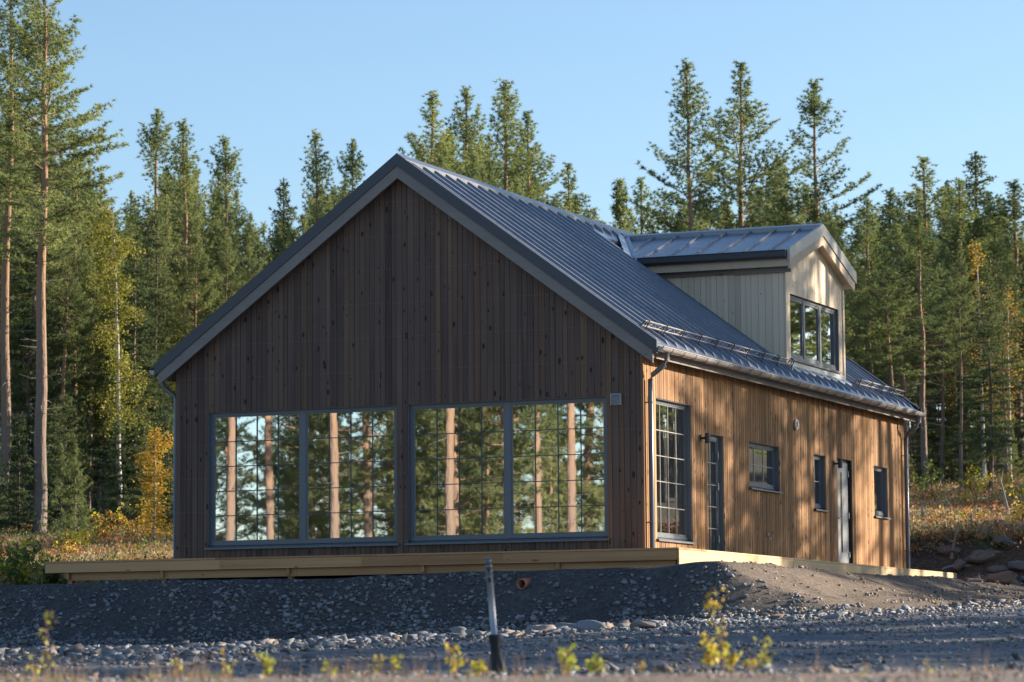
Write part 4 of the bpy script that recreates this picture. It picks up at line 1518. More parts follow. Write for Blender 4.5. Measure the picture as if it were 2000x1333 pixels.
KIND = {'E': ('pine_tree', 'pine'), 'F': ('pine_tree', 'pine'), 'A': ('pine_tree', 'pine'), 'B': ('pine_tree', 'pine'), 'C': ('pine_tree', 'pine'), 'D': ('pine_tree', 'pine'), 'M': ('tall_pine', 'pine'), 'N': ('tall_pine', 'pine'),
        'Y': ('young_pine', 'pine'), 'S': ('spruce_tree', 'spruce'), 'T': ('spruce_tree', 'spruce'), 'K': ('birch_tree', 'birch'), 'G': ('birch_sapling', 'birch'),
        'L': ('birch_tree', 'birch'), 'Z': ('young_spruce', 'spruce')}
TR = random.Random(99)


def tree(kind, x, y, H, sxy=None, label=None, group=None, rz=None):
    tm, cm, h0 = PROTO[kind]
    s = H / h0
    w = s if sxy is None else sxy
    e = empty(KIND[kind][0], (x, y, hz(x, y) - .05), TR.uniform(0, 6.28) if rz is None else rz, (w, w, s))
    e.rotation_euler[0] = TR.gauss(0, .014); e.rotation_euler[1] = TR.gauss(0, .014)
    tag(e, label, KIND[kind][1], group)
    link_mesh('trunk', tm, e)
    link_mesh('crown', cm, e)
    return e


def tree_at(kind, px, d, top, label, sxy=None, group='trees of the forest behind the house', rz=None):
    p, _ = spot(px, d)
    zt = at_depth(px, top, d)[2]
    return tree(kind, p[0], p[1], max(2.0, zt - p[2]), sxy, label, group, rz)


HERO = [
    # kind, column, distance, top row, width scale, label
    ('M', 75, 104, -150, 1.08, 'tallest pine at far left, its long straight sunlit trunk cut by the top edge'),
    ('N', 8, 108, -120, 1.0, 'tall pine standing at the very left edge of the picture'),
    ('M', 140, 118, 245, .95, 'pine with a red brown dead patch right of the tallest pine'),
    ('E', 300, 128, 208, 1.15, 'pointed dark pine, leftmost of the three tops left of the gable'),
    ('B', 378, 124, 224, 1.0, 'bright green pine, middle of the three tops left of the gable'),
    ('E', 450, 126, 262, 1.0, 'slim pine, rightmost of the three tops left of the gable'),
    ('K', 236, 108, 395, 1.0, 'leaning birch with thin white trunk and yellow green leaves left of the house'),
    ('K', 172, 116, 430, .9, 'second pale birch with yellow green leaves, left of the leaning birch'),
    ('K', 318, 116, 520, .8, 'birch half hidden behind the left roof edge'),
    ('L', 1868, 128, 640, .9, 'small golden birch low in the forest at right'),
    ('L', 1975, 120, 560, .9, 'thin golden birch near the right edge'),
    ('G', 300, 92, 838, 1.25, 'golden yellow birch sapling beside the left wall of the house'),
    ('S', 560, 138, 335, .8, 'dark spruce top low behind the left roof slope'),
    ('B', 628, 134, 248, .95, 'pine rising just left of the gable peak with a full crown'),
    ('E', 706, 140, 270, 1.0, 'slim pine top nearest the left of the gable peak'),
    ('F', 845, 138, 180, 1.25, 'leftmost pine of the big clump behind the gable peak'),
    ('B', 925, 142, 160, 1.25, 'middle pine of the big clump behind the gable peak'),
    ('D', 988, 136, 152, 1.35, 'rightmost and widest pine of the big clump behind the gable peak'),
    ('F', 1040, 140, 215, 1.2, 'pine on the right flank of the clump behind the roof ridge'),
    ('F', 1125, 142, 318, 1.0, 'low rounded pine alone right of the clump above the ridge'),
    ('Y', 1222, 128, 343, 1.2, 'bright green low pine above the middle of the ridge'),
    ('F', 1258, 150, 348, 1.1, 'small pine between the bright green one and the three tall pines'),
    ('B', 1358, 132, 108, 1.2, 'leftmost and tallest of the three tall pines behind the dormer'),
    ('F', 1453, 136, 118, 1.3, 'middle one of the three tall pines behind the dormer'),
    ('E', 1602, 134, 150, 1.2, 'rightmost of the three tall pines, standing alone behind the dormer gable'),
    ('D', 1520, 146, 300, 1.1, 'shorter pine between the middle and right one of the three tall pines'),
    ('B', 1735, 134, 362, 1.1, 'pine right of the dormer at the dip of the skyline'),
    ('F', 1825, 142, 308, 1.4, 'broad pine at right with the second highest top of the right group'),
    ('S', 1915, 150, 286, 1.25, 'dark spruce with the highest top of the right group'),
    ('B', 1995, 140, 345, 1.35, 'pine cut by the right edge of the picture'),
    ('C', 1882, 136, 343, .95, 'slim dark pine just left of the highest spruce at right'),
    ('L', 1922, 122, 470, 1.0, 'pale thin birch with a few golden leaves at right'),
    ('C', 1812, 118, 420, .9, 'pine with a long bare brown trunk right of the house'),
    ('C', 1770, 122, 430, .8, 'slim pine just right of the far house corner'),
    ('D', 1700, 126, 385, 1.0, 'full green pine right behind the dormer window'),
    ('N', 205, 122, 330, .8, 'thin pine behind the leaning birch'),
    ('C', 36, 128, 300, .9, 'grey trunked pine between the two tallest pines at far left'),
    ('T', 105, 115, 520, .9, 'dark spruce with bare grey twigs right of the tallest pine'),
    ('T', 262, 112, 470, .8, 'grey stemmed spruce between the birch and the house'),
]
for k, px, d, top, sxy, lab in HERO:
    tree_at(k, px, d, top, lab, sxy)

SKYX = [0, 150, 170, 230, 260, 290, 380, 450, 515, 560, 620, 700, 740, 800, 850, 930, 1000, 1060, 1125, 1180, 1250, 1300, 1360, 1450, 1520, 1600, 1680, 1730, 1790, 1830, 1920, 2000]
SKYY = [150, 260, 380, 400, 330, 290, 300, 330, 430, 390, 320, 330, 370, 280, 240, 220, 230, 340, 370, 390, 400, 390, 350, 340, 350, 340, 410, 400, 370, 350, 330, 380]
ROOFX = [-99, 309, 310, 775, 1226, 1606, 1672, 1673, 1795, 1796, 2100]
ROOFY = [1000, 1000, 715, 310, 466, 443, 545, 700, 808, 960, 960]


def fill_forest():
    r = random.Random(17)
    count = 0
    rows = [(112, 34, 'TCNCMT', 1.0), (120, 36, 'CTENCT', 1.0), (130, 40, 'EFCDTB', 1.0), (142, 44, 'BDFSED', 1.0), (156, 48, 'DDBFDB', 1.0), (176, 50, 'BDBFD', 1.0)]
    for d0, n, kinds, f in rows:
        for i in range(n):
            px = -60 + 2120 * (i + r.uniform(-.1, 1.1)) / n
            d = d0 + r.uniform(-5, 6)
            if d < 116 and 330 < px < 1780: continue
            if d < 124 and px > 1690 and r.random() < .5: continue
            sky = np.interp(px, SKYX, SKYY)
            top = sky + (r.uniform(5, 60) if d > 150 else r.uniform(18, 110)) + max(0, (135 - d)) * 3.0
            roofy = np.interp(px, ROOFX, ROOFY)
            if top > roofy - 12: continue
            k = r.choice(kinds)
            p, py = spot(px, d)
            H = at_depth(px, top, d)[2] - p[2]
            if H < 4: continue
            if H > 22:
                H = 22
            side = 'left of' if px < 330 else ('right of' if px > 1770 else 'behind')
            nm = {'pine': 'green pine', 'spruce': 'dark spruce'}[KIND[k][1]]
            where = {'left of': 'forest left of the house', 'right of': 'forest right of the house', 'behind': 'forest showing above the roof'}[side]
            tree(k, p[0], p[1], H, H / PROTO[k][2] * r.uniform(.85, 1.15), '%s among the many trees of the %s' % (nm, where), 'trees of the %s' % where)
            count += 1
    # the forest goes on to both sides
    for i in range(40):
        lft = i % 2 == 0
        px = r.uniform(-800, -70) if lft else r.uniform(2070, 2750)
        d = r.uniform(108, 170) if lft else r.uniform(126, 175)
        p, py = spot(px, d)
        k = r.choice('BDFSETCM')
        side = 'left' if lft else 'right'
        tree(k, p[0], p[1], r.uniform(14, 20), None, 'forest tree standing beyond the %s edge of the picture' % side, 'forest trees beyond the %s edge' % side)
    # understory at the forest edge
    for i in range(46):
        px = r.choice([r.uniform(-20, 335), r.uniform(1765, 2020)])
        d = r.uniform(100, 125) if px < 400 else r.uniform(118, 145)
        p, _ = spot(px, d)
        k = r.choice('ZZYZ')
        side = 'left' if px < 400 else 'right'
        nm = {'pine': 'bushy young pine', 'spruce': 'small dark young spruce'}[KIND[k][1]]
        tree(k, p[0], p[1], r.uniform(1.5, 5.0), None, '%s under the forest edge %s of the house' % (nm, side), 'undergrowth trees %s of the house' % side)
    return count


fill_forest()

# red-brown dead bough tuft on the pine right of the tallest one: a small dead spruce top
tree_at('Z', 112, 112, 440, 'small dead red brown spruce between the trunks right of the tallest pine', .9)


# trees the windows mirror, standing in front of the house outside the picture
def mirror_trees():
    g = 'pines in front of the house mirrored in the gable windows'
    lab = 'tall pine in front of the house, seen mirrored in the gable windows'
    spec = [(431, 97, 'N'), (505, 104, 'M'), (657, 92, 'N'), (864, 90, 'N'), (945, 110, 'M'), (1049, 106, 'N'), (1107, 92, 'M'),
            (560, 120, 'D'), (720, 112, 'F'), (760, 124, 'D'), (905, 122, 'D'), (985, 118, 'F'), (1150, 114, 'F'), (600, 128, 'D'), (800, 126, 'B')]
    for px, d, k in spec:
        p = at_depth(px, 1050, d)
        x, y = p[0], -p[1]
        tree(k, x, y, TR.uniform(18, 22), .82 if k in 'MN' else None, lab, g)
    for px, d in ((452, 84), (545, 92), (985, 88), (590, 98)):
        p = at_depth(px, 1050, d)
        tree('G', p[0], -p[1], 3.2, None, 'golden birch in front of the house mirrored in the gable windows', 'golden birches mirrored in the gable windows')
    r = random.Random(3)
    for i in range(44):
        px = r.uniform(300, 1300); d = r.uniform(104, 150) if i < 46 else r.uniform(135, 165)
        p = at_depth(px, 1050, d)
        k = r.choice('YYDDYB')
        H = r.uniform(4, 9) if k in 'YZ' else r.uniform(10, 15) + (i >= 46) * 2.5
        tree(k, p[0], -p[1], H, None, 'evergreen in front of the house behind the mirrored pines', 'evergreens in front of the house')


mirror_trees()


def clearing_edge():
    r = random.Random(77)
    g = 'trees added out of view around the clearing in front of the house'
    n = 0
    while n < 14:  # ring trees added out of view to dim sky light on the gable
        x, y = r.uniform(-95, 95), r.uniform(-105, 5)
        left = x < 19.3 - (y + 52.5) * .609 - 9 and y > -52 and x < -24
        behind = y < -64
        rgt = y < -32 and x > 34
        if not (left or rgt) or behind: continue
        if math.hypot(x + 4, y) > 112: continue
        k = r.choice('ABDDCSMNB')
        tree(k, x, y, r.uniform(17, 23), None, 'pine or spruce added out of view to cut the sky light on the gable', g)
        n += 1
    n = 0
    while n < 12:
        x, y = r.uniform(-24, 8), r.uniform(-82, -38)
        if x > 19.3 - (y + 52.5) * .609 - 8 or x > 8: continue
        k = r.choice('FDDBYY')
        tree(k, x, y, r.uniform(5, 8) if k == 'Y' else r.uniform(15, 20), None, 'pine or spruce added out of view to cut the sky light on the gable', g)
        n += 1
    # forest continuing behind the house to the right, mirrored by the side glazing
    n = 0
    while n < 17:
        x, y = r.uniform(-4, 55), r.uniform(44, 105)
        if y < 1.9 * x + 14 or y < 46: continue
        if x < 19.3 - (y + 52.5) * .2427 + 5: continue
        k = r.choice('ABDCSBYC')
        H = r.uniform(5, 9) if k == 'Y' else r.uniform(15, 20)
        tree(k, x, y, H, None, 'tree of the forest right of the house, mirrored in the dormer glass', 'forest trees mirrored in the dormer glass')
        n += 1
    for x, y, k in ((19, 56, 'D'), (22, 62, 'B'), (16, 58, 'F'), (13, 60, 'D'), (24, 69, 'D'), (18, 67, 'B'), (10, 55, 'D'), (21, 75, 'F'), (14.5, 68, 'B')):
        tree(k, x, y, r.uniform(16, 20), None, 'tree of the forest right of the house, mirrored in the dormer glass', 'forest trees mirrored in the dormer glass')
    for x, y in ((5, 36), (9, 43), (12, 50), (7, 46)):
        tree('G', x, y, r.uniform(4, 5.5), None, 'golden birch mirrored in the side windows', 'golden birches mirrored in the side windows')


clearing_edge()


def shade_trees():
    """pines beside the road to the right of the picture: they shade the road and dapple the wall"""
    g = 'pines beside the road right of the house'
    lab = 'pine beside the road whose shadow falls on the house and the gravel'
    r = random.Random(12)
    ux, uy = math.cos(SUN_AZ), math.sin(SUN_AZ)
    # (target point on wall y, distance, kind, height)
    for ty, dist, k, H in [(5.0, 22, 'F', 15), (7.0, 26, 'D', 14), (9.4, 24, 'F', 14.5), (3.2, 33, 'B', 16), (11.4, 15, 'N', 21), (14.4, 17, 'N', 20), (15.3, 14, 'N', 21), (8.2, 18, 'N', 20),
                           (12.6, 36, 'B', 17), (17.5, 34, 'F', 17), (21, 30, 'D', 17), (6.2, 40, 'D', 18), (10.8, 27, 'C', 19), (8.8, 30, 'E', 19)]:
        tree(k, ux * dist, ty + uy * dist, H, None, lab, g)
    # road shade
    for tx, ty, dist, k, H in [(9, -14, 30, 'D', 17), (12, -17, 34, 'B', 18), (8, -20, 32, 'D', 16), (14, -22, 30, 'S', 17), (11, -25, 34, 'B', 18), (9, -25, 36, 'D', 17), (15, -25, 30, 'S', 17), (6, -24, 38, 'B', 18), (10, -10, 34, 'D', 17), (14, -8, 30, 'S', 16), (4, -22, 40, 'D', 18), (9, -6, 32, 'B', 16), (16, -13, 28, 'D', 17), (18, -20, 26, 'S', 16)]:
        tree(k, tx + ux * dist, ty + uy * dist, H, None, lab, g)


shade_trees()


# ------------------------------------------------------------------ heath, shrubs, foreground plants
def heath():
    r = np.random.RandomState(31)
    pal = np.array([(0.34, 0.11, 0.07), (0.42, 0.21, 0.07), (0.22, 0.22, 0.06), (0.48, 0.38, 0.21), (0.12, 0.17, 0.045), (0.30, 0.18, 0.11), (0.44, 0.34, 0.07), (0.33, 0.27, 0.17)])

    def area(px0, px1, d0, d1, nb, probs, seed):
        rr = np.random.RandomState(seed)
        d = d0 + (d1 - d0) * rr.rand(nb) ** 1.15
        px = rr.uniform(px0, px1, nb)
        p = CAM[None, :2] + d[:, None] * (CF[None, :2] + (px[:, None] - 1000) / FPX * CR[None, :2])
        z = height(p[:, 0], p[:, 1])
        patch = wav(p[:, 0] * .8, p[:, 1] * .8, W_B)
        lowp = wav(p[:, 0] * .9 + 40, p[:, 1] * .5, W_A)
        cs, cl = [], []
        for i in range(nb):
            if p[i, 0] > -12.6 and p[i, 1] < 19.8: continue
            if patch[i] < -.45 and rr.rand() < .6: continue
            pr = np.array(probs, float)
            pr[0] *= .25 + 4.5 * (patch[i] > .35); pr[1] *= .6 + 1.6 * (patch[i] > .2); pr[3] *= 1 + 2.5 * (patch[i] < -.1); pr[2] *= 1 + 2.5 * (lowp[i] > .1); pr[4] *= 1 + 2 * (lowp[i] > .2)
            c = pal[rr.choice(len(pal), p=pr / pr.sum())] * rr.uniform(.65, 1.25)
            m = rr.randint(26, 60)
            s = rr.uniform(.16, .38)
            hh = rr.uniform(.12, .40)
            q = rr.randn(m, 3) * np.array([s, s, 0]); q[:, 2] = rr.rand(m) * hh
            cs.append(np.array([p[i, 0], p[i, 1], z[i]]) + q)
            cl.append(np.clip(c * (0.75 + .5 * rr.rand(m, 1)) + rr.randn(m, 3) * .012, .01, 1))
        return np.concatenate(cs), np.concatenate(cl)
    a2 = area(-900, -60, 57, 115, 2200, [3.6, 4, 2.8, 1.6, 2.2, 2.6, 1.8, 1.6], 3)
    b2 = area(2060, 2800, 71, 130, 2200, [6.5, 3.0, 2.2, 2.2, 1.6, 3.0, .6, 2.0], 4)
    a = area(-60, 350, 57, 118, 3000, [3.6, 4, 2.8, 1.6, 2.2, 2.6, 1.8, 1.6], 1)
    b = area(1740, 2060, 71, 135, 2600, [6.5, 3.0, 2.2, 2.2, 1.6, 3.0, .6, 2.0], 2)
    cen = np.concatenate([a[0], b[0], a2[0], b2[0]]); col = np.concatenate([a[1], b[1], a2[1], b2[1]])
    V, Q, C = leaves(cen, r, .072, col, .5)
    o = link_mesh('heath', np_mesh('heath', V, Q, [M['leaf']], C))
    tag(o, 'autumn heath of red bilberry, dry grass and low shrubs on both sides of the house', 'heath', kind='stuff')
    # dry grass
    n = 9000
    cs = []
    for px0, px1, d0, d1, m in ((-60, 350, 58, 105, 4200), (1750, 2050, 72, 115, 4800)):
        d = d0 + (d1 - d0) * r.rand(m); px = r.uniform(px0, px1, m)
        p = CAM[None, :2] + d[:, None] * (CF[None, :2] + (px[:, None] - 1000) / FPX * CR[None, :2])
        ok = ~((p[:, 0] > -12.6) & (p[:, 1] < 20.2)) & (wav(p[:, 0], p[:, 1], W_B) > -.1)
        p = p[ok]
        cs.append(np.stack([p[:, 0], p[:, 1], height(p[:, 0], p[:, 1])], -1))
    c = np.concatenate(cs)
    cols = np.array([[.42, .34, .20]]) * (0.6 + .6 * r.rand(len(c), 1))
    V, T, C = blades(c, np.tile([[0, 0, 1.0]], (len(c), 1)), .34, .022, cols, r, .35, 5)
    tag(link_mesh('dry_grass', np_mesh('dry_grass', V, T, [M['leaf']], C)), 'pale dry grass blades standing among the heath', 'grass', kind='stuff')


heath()


def shrub(x, y, H, R, n, cols, label, name='leafy_shrub', cat='shrub', group=None, size=.09, seed=0, stems=7, parent_scale=1):
    r = np.random.RandomState(seed)
    e = empty(name, (x, y, hz(x, y)))
    tag(e, label, cat, group)
    b = MB()
    cents, tone = [], []
    for k in range(stems):
        az = r.rand() * 6.283
        pts = curve_pts((r.randn() * R * .12, r.randn() * R * .12, -.05), az, r.uniform(.9, 1.45), H * r.uniform(.7, 1.1), 6, -.35, r)
        b.tube(pts, [.012 * (1 - .8 * i / 6) for i in range(7)], 5, 0, cap=False)
        P = np.array(pts)
        for i in range(2, 7):
            q = curve_pts(P[i], r.rand() * 6.283, r.uniform(-.1, .8), R * .6 * r.uniform(.4, 1), 3, -.3, r)
            b.tube(q, [.006, .004, .003, .002], 3, 0, cap=False)
            for qq in q: cents.append(qq); tone.append(k)
            cents.append(P[i]); tone.append(k)
    cents = np.array(cents); tone = np.array(tone)
    k = r.randint(0, len(cents), n)
    cc = cents[k] + r.randn(n, 3) * .05
    pal = np.array(cols)
    base = pal[(tone[k] + r.randint(0, len(pal), n) * (r.rand(n) < .35)) % len(pal)]
    C0 = np.clip(base * (0.7 + .6 * r.rand(n, 1)), 0, 1)
    V, Q, C = leaves(cc, r, size, C0, .2)
    link_mesh('stem', b.mesh('stem', [M['stem']], True), e)
    link_mesh('leaves', np_mesh('leaves', V, Q, [M['leaf']], C), e)
    return e


GR = [(.14, .20, .05), (.22, .26, .06), (.10, .15, .04), (.34, .32, .08)]
YE = [(.56, .50, .05), (.64, .52, .06), (.42, .47, .06), (.60, .40, .05)]
OR = [(.48, .20, .05), (.40, .12, .05), (.50, .32, .06), (.2, .18, .05)]
for i, (px, d, H, R, n, c, lab) in enumerate([
    (22, 60.6, 1.0, .55, 700, GR + YE[:2], 'tall leafy green shrub at the left edge in front of the heath'),
    (62, 61.4, .8, .5, 600, GR + YE[:1], 'green leafy shrub just left of the deck end'),
    (104, 59.6, .45, .4, 420, GR, 'low green plant growing under the left end of the deck'),
    (5, 66, 1.0, .5, 600, OR, 'orange leaved shrub at the left edge behind the green one'),
    (150, 84, .8, .4, 400, YE + GR, 'yellow green bush standing in the heath left of the house'),
    (190, 92, 1.0, .5, 500, OR + YE, 'orange bush below the leaning birch'),
    (255, 98, 1.2, .6, 500, YE + OR, 'yellow orange bush between the birch and the golden sapling'),
    (1795, 112, 1.5, .8, 700, GR, 'green bush at the forest edge near the far house corner'),
    (1900, 108, 1.3, .6, 500, YE + GR, 'yellow green bush on the heath at right'),
    (1988, 76, 1.2, .5, 260, YE + OR, 'thin bush with few yellow leaves at the right edge above the cut'),
    (1828, 80, .5, .4, 300, OR, 'low red bush beside the standing dead stick'),
]):
    p, _ = spot(px, d)
    shrub(p[0], p[1], H, R, n, c, lab, seed=200 + i)


def low_bushes():
    r = random.Random(61)
    for i in range(26):
        lft = i < 15
        px = r.uniform(-10, 325) if lft else r.uniform(1790, 2010)
        d = r.uniform(78, 104) if lft else r.uniform(78, 118)
        p, _ = spot(px, d)
        pal, nm = r.choice([(GR, 'green'), (OR, 'rusty red'), (YE + OR, 'yellow orange'), (GR + OR, 'mixed green and red')])
        shrub(p[0], p[1], r.uniform(.35, .95), r.uniform(.3, .6), r.randint(220, 420), pal, 'low %s bush in the heath %s of the house' % (nm, 'left' if lft else 'right'),
              name='heath_bush', cat='bush', group='low %s bushes in the heath %s of the house' % (nm, 'left' if lft else 'right'), seed=500 + i, size=.075)


low_bushes()


def sapling(px, d, top, lab, seed, pal=YE, n=34, lean=.05, size=.06, group='yellow leaved saplings along the near verge', spread=.05, fork=1):
    """a thin sapling in the near verge: stem with side twigs, pointed leaves"""
    r = np.random.RandomState(seed)
    p, _ = spot(px, d)
    H = max(.06, at_depth(px, top, d)[2] - p[2])
    e = empty('leafy_sapling', tuple(p))
    tag(e, lab, 'sapling', group)
    b = MB()
    cents = []
    for f in range(fork):
        hh = H * (1 if f == 0 else r.uniform(.45, .85))
        pts = [np.array([0, 0, -.03])]
        dx, dy = r.randn(2) * lean + (0 if f == 0 else 1) * r.randn(2) * .25
        for i in range(1, 7):
            t = i / 6
            pts.append(np.array([dx * hh * t * t + r.randn() * .004, dy * hh * t * t + r.randn() * .004, hh * t]))
        b.tube(pts, [.0045 * (1 - .7 * i / 6) for i in range(7)], 5, 0)
        P = np.array(pts)
        m = int(n * hh / H)
        for k in range(m):
            u = 1 - .85 * r.rand() ** 1.4
            q = np.array([np.interp(u, np.linspace(0, 1, 7), P[:, j]) for j in range(3)])
            a = r.rand() * 6.283
            cents.append(q)
            tw = q + np.array([math.cos(a), math.sin(a), .5]) * spread * r.uniform(.3, 1.2)
            b.tube([q, tw], [.0015, .001], 3, 0, cap=False)
            cents[-1] = tw
    cents = np.array(cents)
    pa = np.array(pal)
    C0 = np.clip(pa[r.randint(0, len(pa), len(cents))] * (.75 + .5 * r.rand(len(cents), 1)), 0, 1)
    V, Q, C = leaves(cents, r, size, C0, .25)
    link_mesh('stem', b.mesh('stem', [M['stem']], True), e)
    link_mesh('leaves', np_mesh('leaves', V, Q, [M['leaf']], C), e)


YG = [(.42, .44, .05), (.55, .50, .05), (.30, .38, .05)]
SAP = [
    (1412, 17.0, 1148, 'tallest yellow green sapling standing alone right of the post', 26, YE, .05, 2),
    (1385, 17.4, 1245, 'bushy yellow sapling around the foot of the tallest one', 30, YE, .05, 3),
    (1428, 17.2, 1280, 'short orange yellow sapling right of the tallest one', 22, YE, .045, 2),
    (1497, 17.8, 1258, 'upright yellow green sapling second right of the tallest one', 30, YG, .045, 2),
    (1462, 17.9, 1298, 'small yellow sapling between the two tall ones at right', 20, YE, .04, 1),
    (1110, 17.0, 1275, 'round topped yellow green sapling right of the post foot', 26, YG, .05, 2),
    (1165, 17.5, 1292, 'small bright green sapling second right of the post foot', 20, YG, .045, 2),
    (888, 17.0, 1262, 'yellow sapling left of the post foot', 26, YE, .045, 2),
    (935, 17.5, 1298, 'low orange yellow sapling touching the post foot', 22, YE, .045, 2),
    (770, 18.0, 1285, 'small green sapling below the window post', 18, YG, .045, 1),
    (738, 18.0, 1288, 'small yellow sapling left of the green one below the window post', 18, YE, .045, 1),
    (520, 18.0, 1285, 'upright yellow green sapling below the left window', 26, YG, .045, 2),
    (440, 18.5, 1280, 'tiny yellow sapling left of the one below the left window', 10, YE, .04, 1),
    (93, 17.0, 1203, 'tall slender sapling with upright leaves at far left before the dark bank', 20, [(.36, .34, .10), (.46, .44, .05), (.30, .22, .14)], .06, 1),
    (70, 17.5, 1292, 'low green sapling below the tall slender one at far left', 10, YG, .05, 1),
    (345, 18.0, 1290, 'small yellow sapling at left between two grass tufts', 12, YE, .04, 1),
    (645, 18.0, 1302, 'tiny green sapling left of the post', 10, YG, .04, 1),
    (1250, 16.0, 1310, 'tiny golden sapling between the green one and the tallest one', 8, YE, .035, 1),
    (1690, 15.5, 1312, 'tiny yellow sapling at the right part of the verge', 6, YE, .035, 1),
    (1810, 15.5, 1318, 'tiny yellow sapling nearest the right edge of the verge', 6, YE, .035, 1),
]
for i, (px, d, top, lab, n, pal, size, fk) in enumerate(SAP):
    sapling(px, d, top, lab, 300 + i, pal, int(n * 1.25), size=size * .66, fork=fk, spread=.035)


def verge_grass():
    r = np.random.RandomState(44)
    n = 900
    d = r.uniform(14.5, 24, n)
    px = r.uniform(-60, 2060, n)
    w = np.interp(px, [0, 300, 900, 1000, 1300, 2000], [1, 1, .8, .5, .35, .2])
    ok = (r.rand(n) < w) & (np.sin(px * .021) + np.sin(px * .047 + 1) > -.2)
    d, px = d[ok], px[ok]
    p = CAM[None, :2] + d[:, None] * (CF[None, :2] + (px[:, None] - 1000) / FPX * CR[None, :2])
    c = np.stack([p[:, 0], p[:, 1], height(p[:, 0], p[:, 1])], -1)
    pal = np.array([(.20, .24, .10), (.38, .30, .17), (.28, .27, .10), (.34, .22, .12)])
    cols = pal[r.randint(0, 4, len(c))] * (.7 + .5 * r.rand(len(c), 1))
    V, T, C = blades(c, np.tile([[0, 0, 1.0]], (len(c), 1)), .055, .0028, cols, r, .5, 8)
    tag(link_mesh('verge_grass', np_mesh('verge_grass', V, T, [M['leaf']], C)), 'thin green and straw coloured grass along the near verge', 'grass', kind='stuff')
    # taller dry stalks
    k = r.randint(0, len(c), 260)
    V, T, C = blades(c[k] + r.randn(260, 3) * np.array([.06, .06, 0]), np.tile([[0, 0, 1.0]], (260, 1)), .13, .003, np.array([[.36, .25, .15]]) * (.6 + .7 * r.rand(260, 1)), r, .22, 3)
    tag(link_mesh('dry_stalks', np_mesh('dry_stalks', V, T, [M['leaf']], C)), 'brown dry stalks scattered between the saplings on the near verge', 'dry stalks', kind='stuff')
    # reddish bare stems right of the post
    e = None
    for px, d, top, k in ((1012, 17, 1275, 0), (1022, 17.2, 1268, 1), (1003, 17.4, 1283, 2)):
        p, _ = spot(px, d)
        H = at_depth(px, top, d)[2] - p[2]
        b = MB()
        b.tube([(0, 0, -.02), (.004, 0, H * .5), (-.006, .01, H)], [.003, .0025, .001], 5)
        o = b.build('bare_stem', M['stem'])
        o.location = tuple(p)
        tag(o, 'thin reddish bare stem right of the post foot', 'plant stem', 'reddish bare stems beside the post')


verge_grass()


# ------------------------------------------------------------------ small things
def marker_post():
    d = 25.0
    top = at_depth(953, 1090, d); mid = at_depth(966, 1248, d); foot = at_depth(973, 1312, d)
    e = empty('marker_post', tuple(foot))
    tag(e, 'leaning galvanised steel post set in a black rubber foot on the rubble', 'post')
    T, Mi = top - foot, mid - foot
    ax = (T - Mi) / np.linalg.norm(T - Mi)
    b = MB()
    b.tube([Mi - ax * .05, T], .0255, 14)
    for s in (.02, .06, .10, .14):
        q = T - ax * s
        b.tube([q - ax * .004, q + ax * .004], .027, 14)
    pole = b.build('pole', M['steel'], e, True)
    b = MB()
    for s in (.09, .17):
        q = T - ax * s + np.array([.009, -.023, 0])
        b.tube([q - ax * .018, q + ax * .018], .011, 10)
    b.build('slot', M['black'], pole)
    b = MB()
    b.tube([Mi + ax * .035, Mi - ax * .03, Mi - ax * .031, Mi - ax * .10, np.array([0, 0, .0]), np.array([0, 0, -.12])],
           [.045, .045, .037, .040, .075, .09], 12)
    b.build('rubber_foot', M['rubber'], e)


marker_post()


def drain_pipe():
    c = np.array([0.0, 0.0, 0.0])
    # on the bank face below the deck
    best = None
    for y in np.arange(-4.0, -2.0, .02):
        q = CAM + ray(1026, 1140) * ((y - CAM[1]) / ray(1026, 1140)[1])
        dz = abs(hz(q[0], q[1]) - q[2])
        if best is None or dz < best[0]: best = (dz, q)
    q = best[1]
    dirv = np.array([-.12, -1.0, -.10]); dirv /= np.linalg.norm(dirv)
    b = MB()
    n = 24
    a = np.cross(dirv, [0, 0, 1]); a /= np.linalg.norm(a); u = np.cross(a, dirv)
    rings = [(.14, .088), (.14, .075), (-.5, .075), (-.5, .082), (.05, .082), (.05, .088)]
    vs, fs = [], []
    for s, rr in rings:
        for k in range(n):
            an = 2 * math.pi * k / n
            vs.append(q + dirv * s + (a * math.cos(an) + u * math.sin(an)) * rr)
    m = len(rings)
    for i in range(m):
        for k in range(n):
            fs.append((i * n + k, i * n + (k + 1) % n, ((i + 1) % m) * n + (k + 1) % n, ((i + 1) % m) * n + k))
    b.add(vs, fs)
    o = b.build('drain_pipe', M['drain'], None, True)
    tag(o, 'open end of an orange brown drain pipe sticking out of the bank', 'pipe')


drain_pipe()


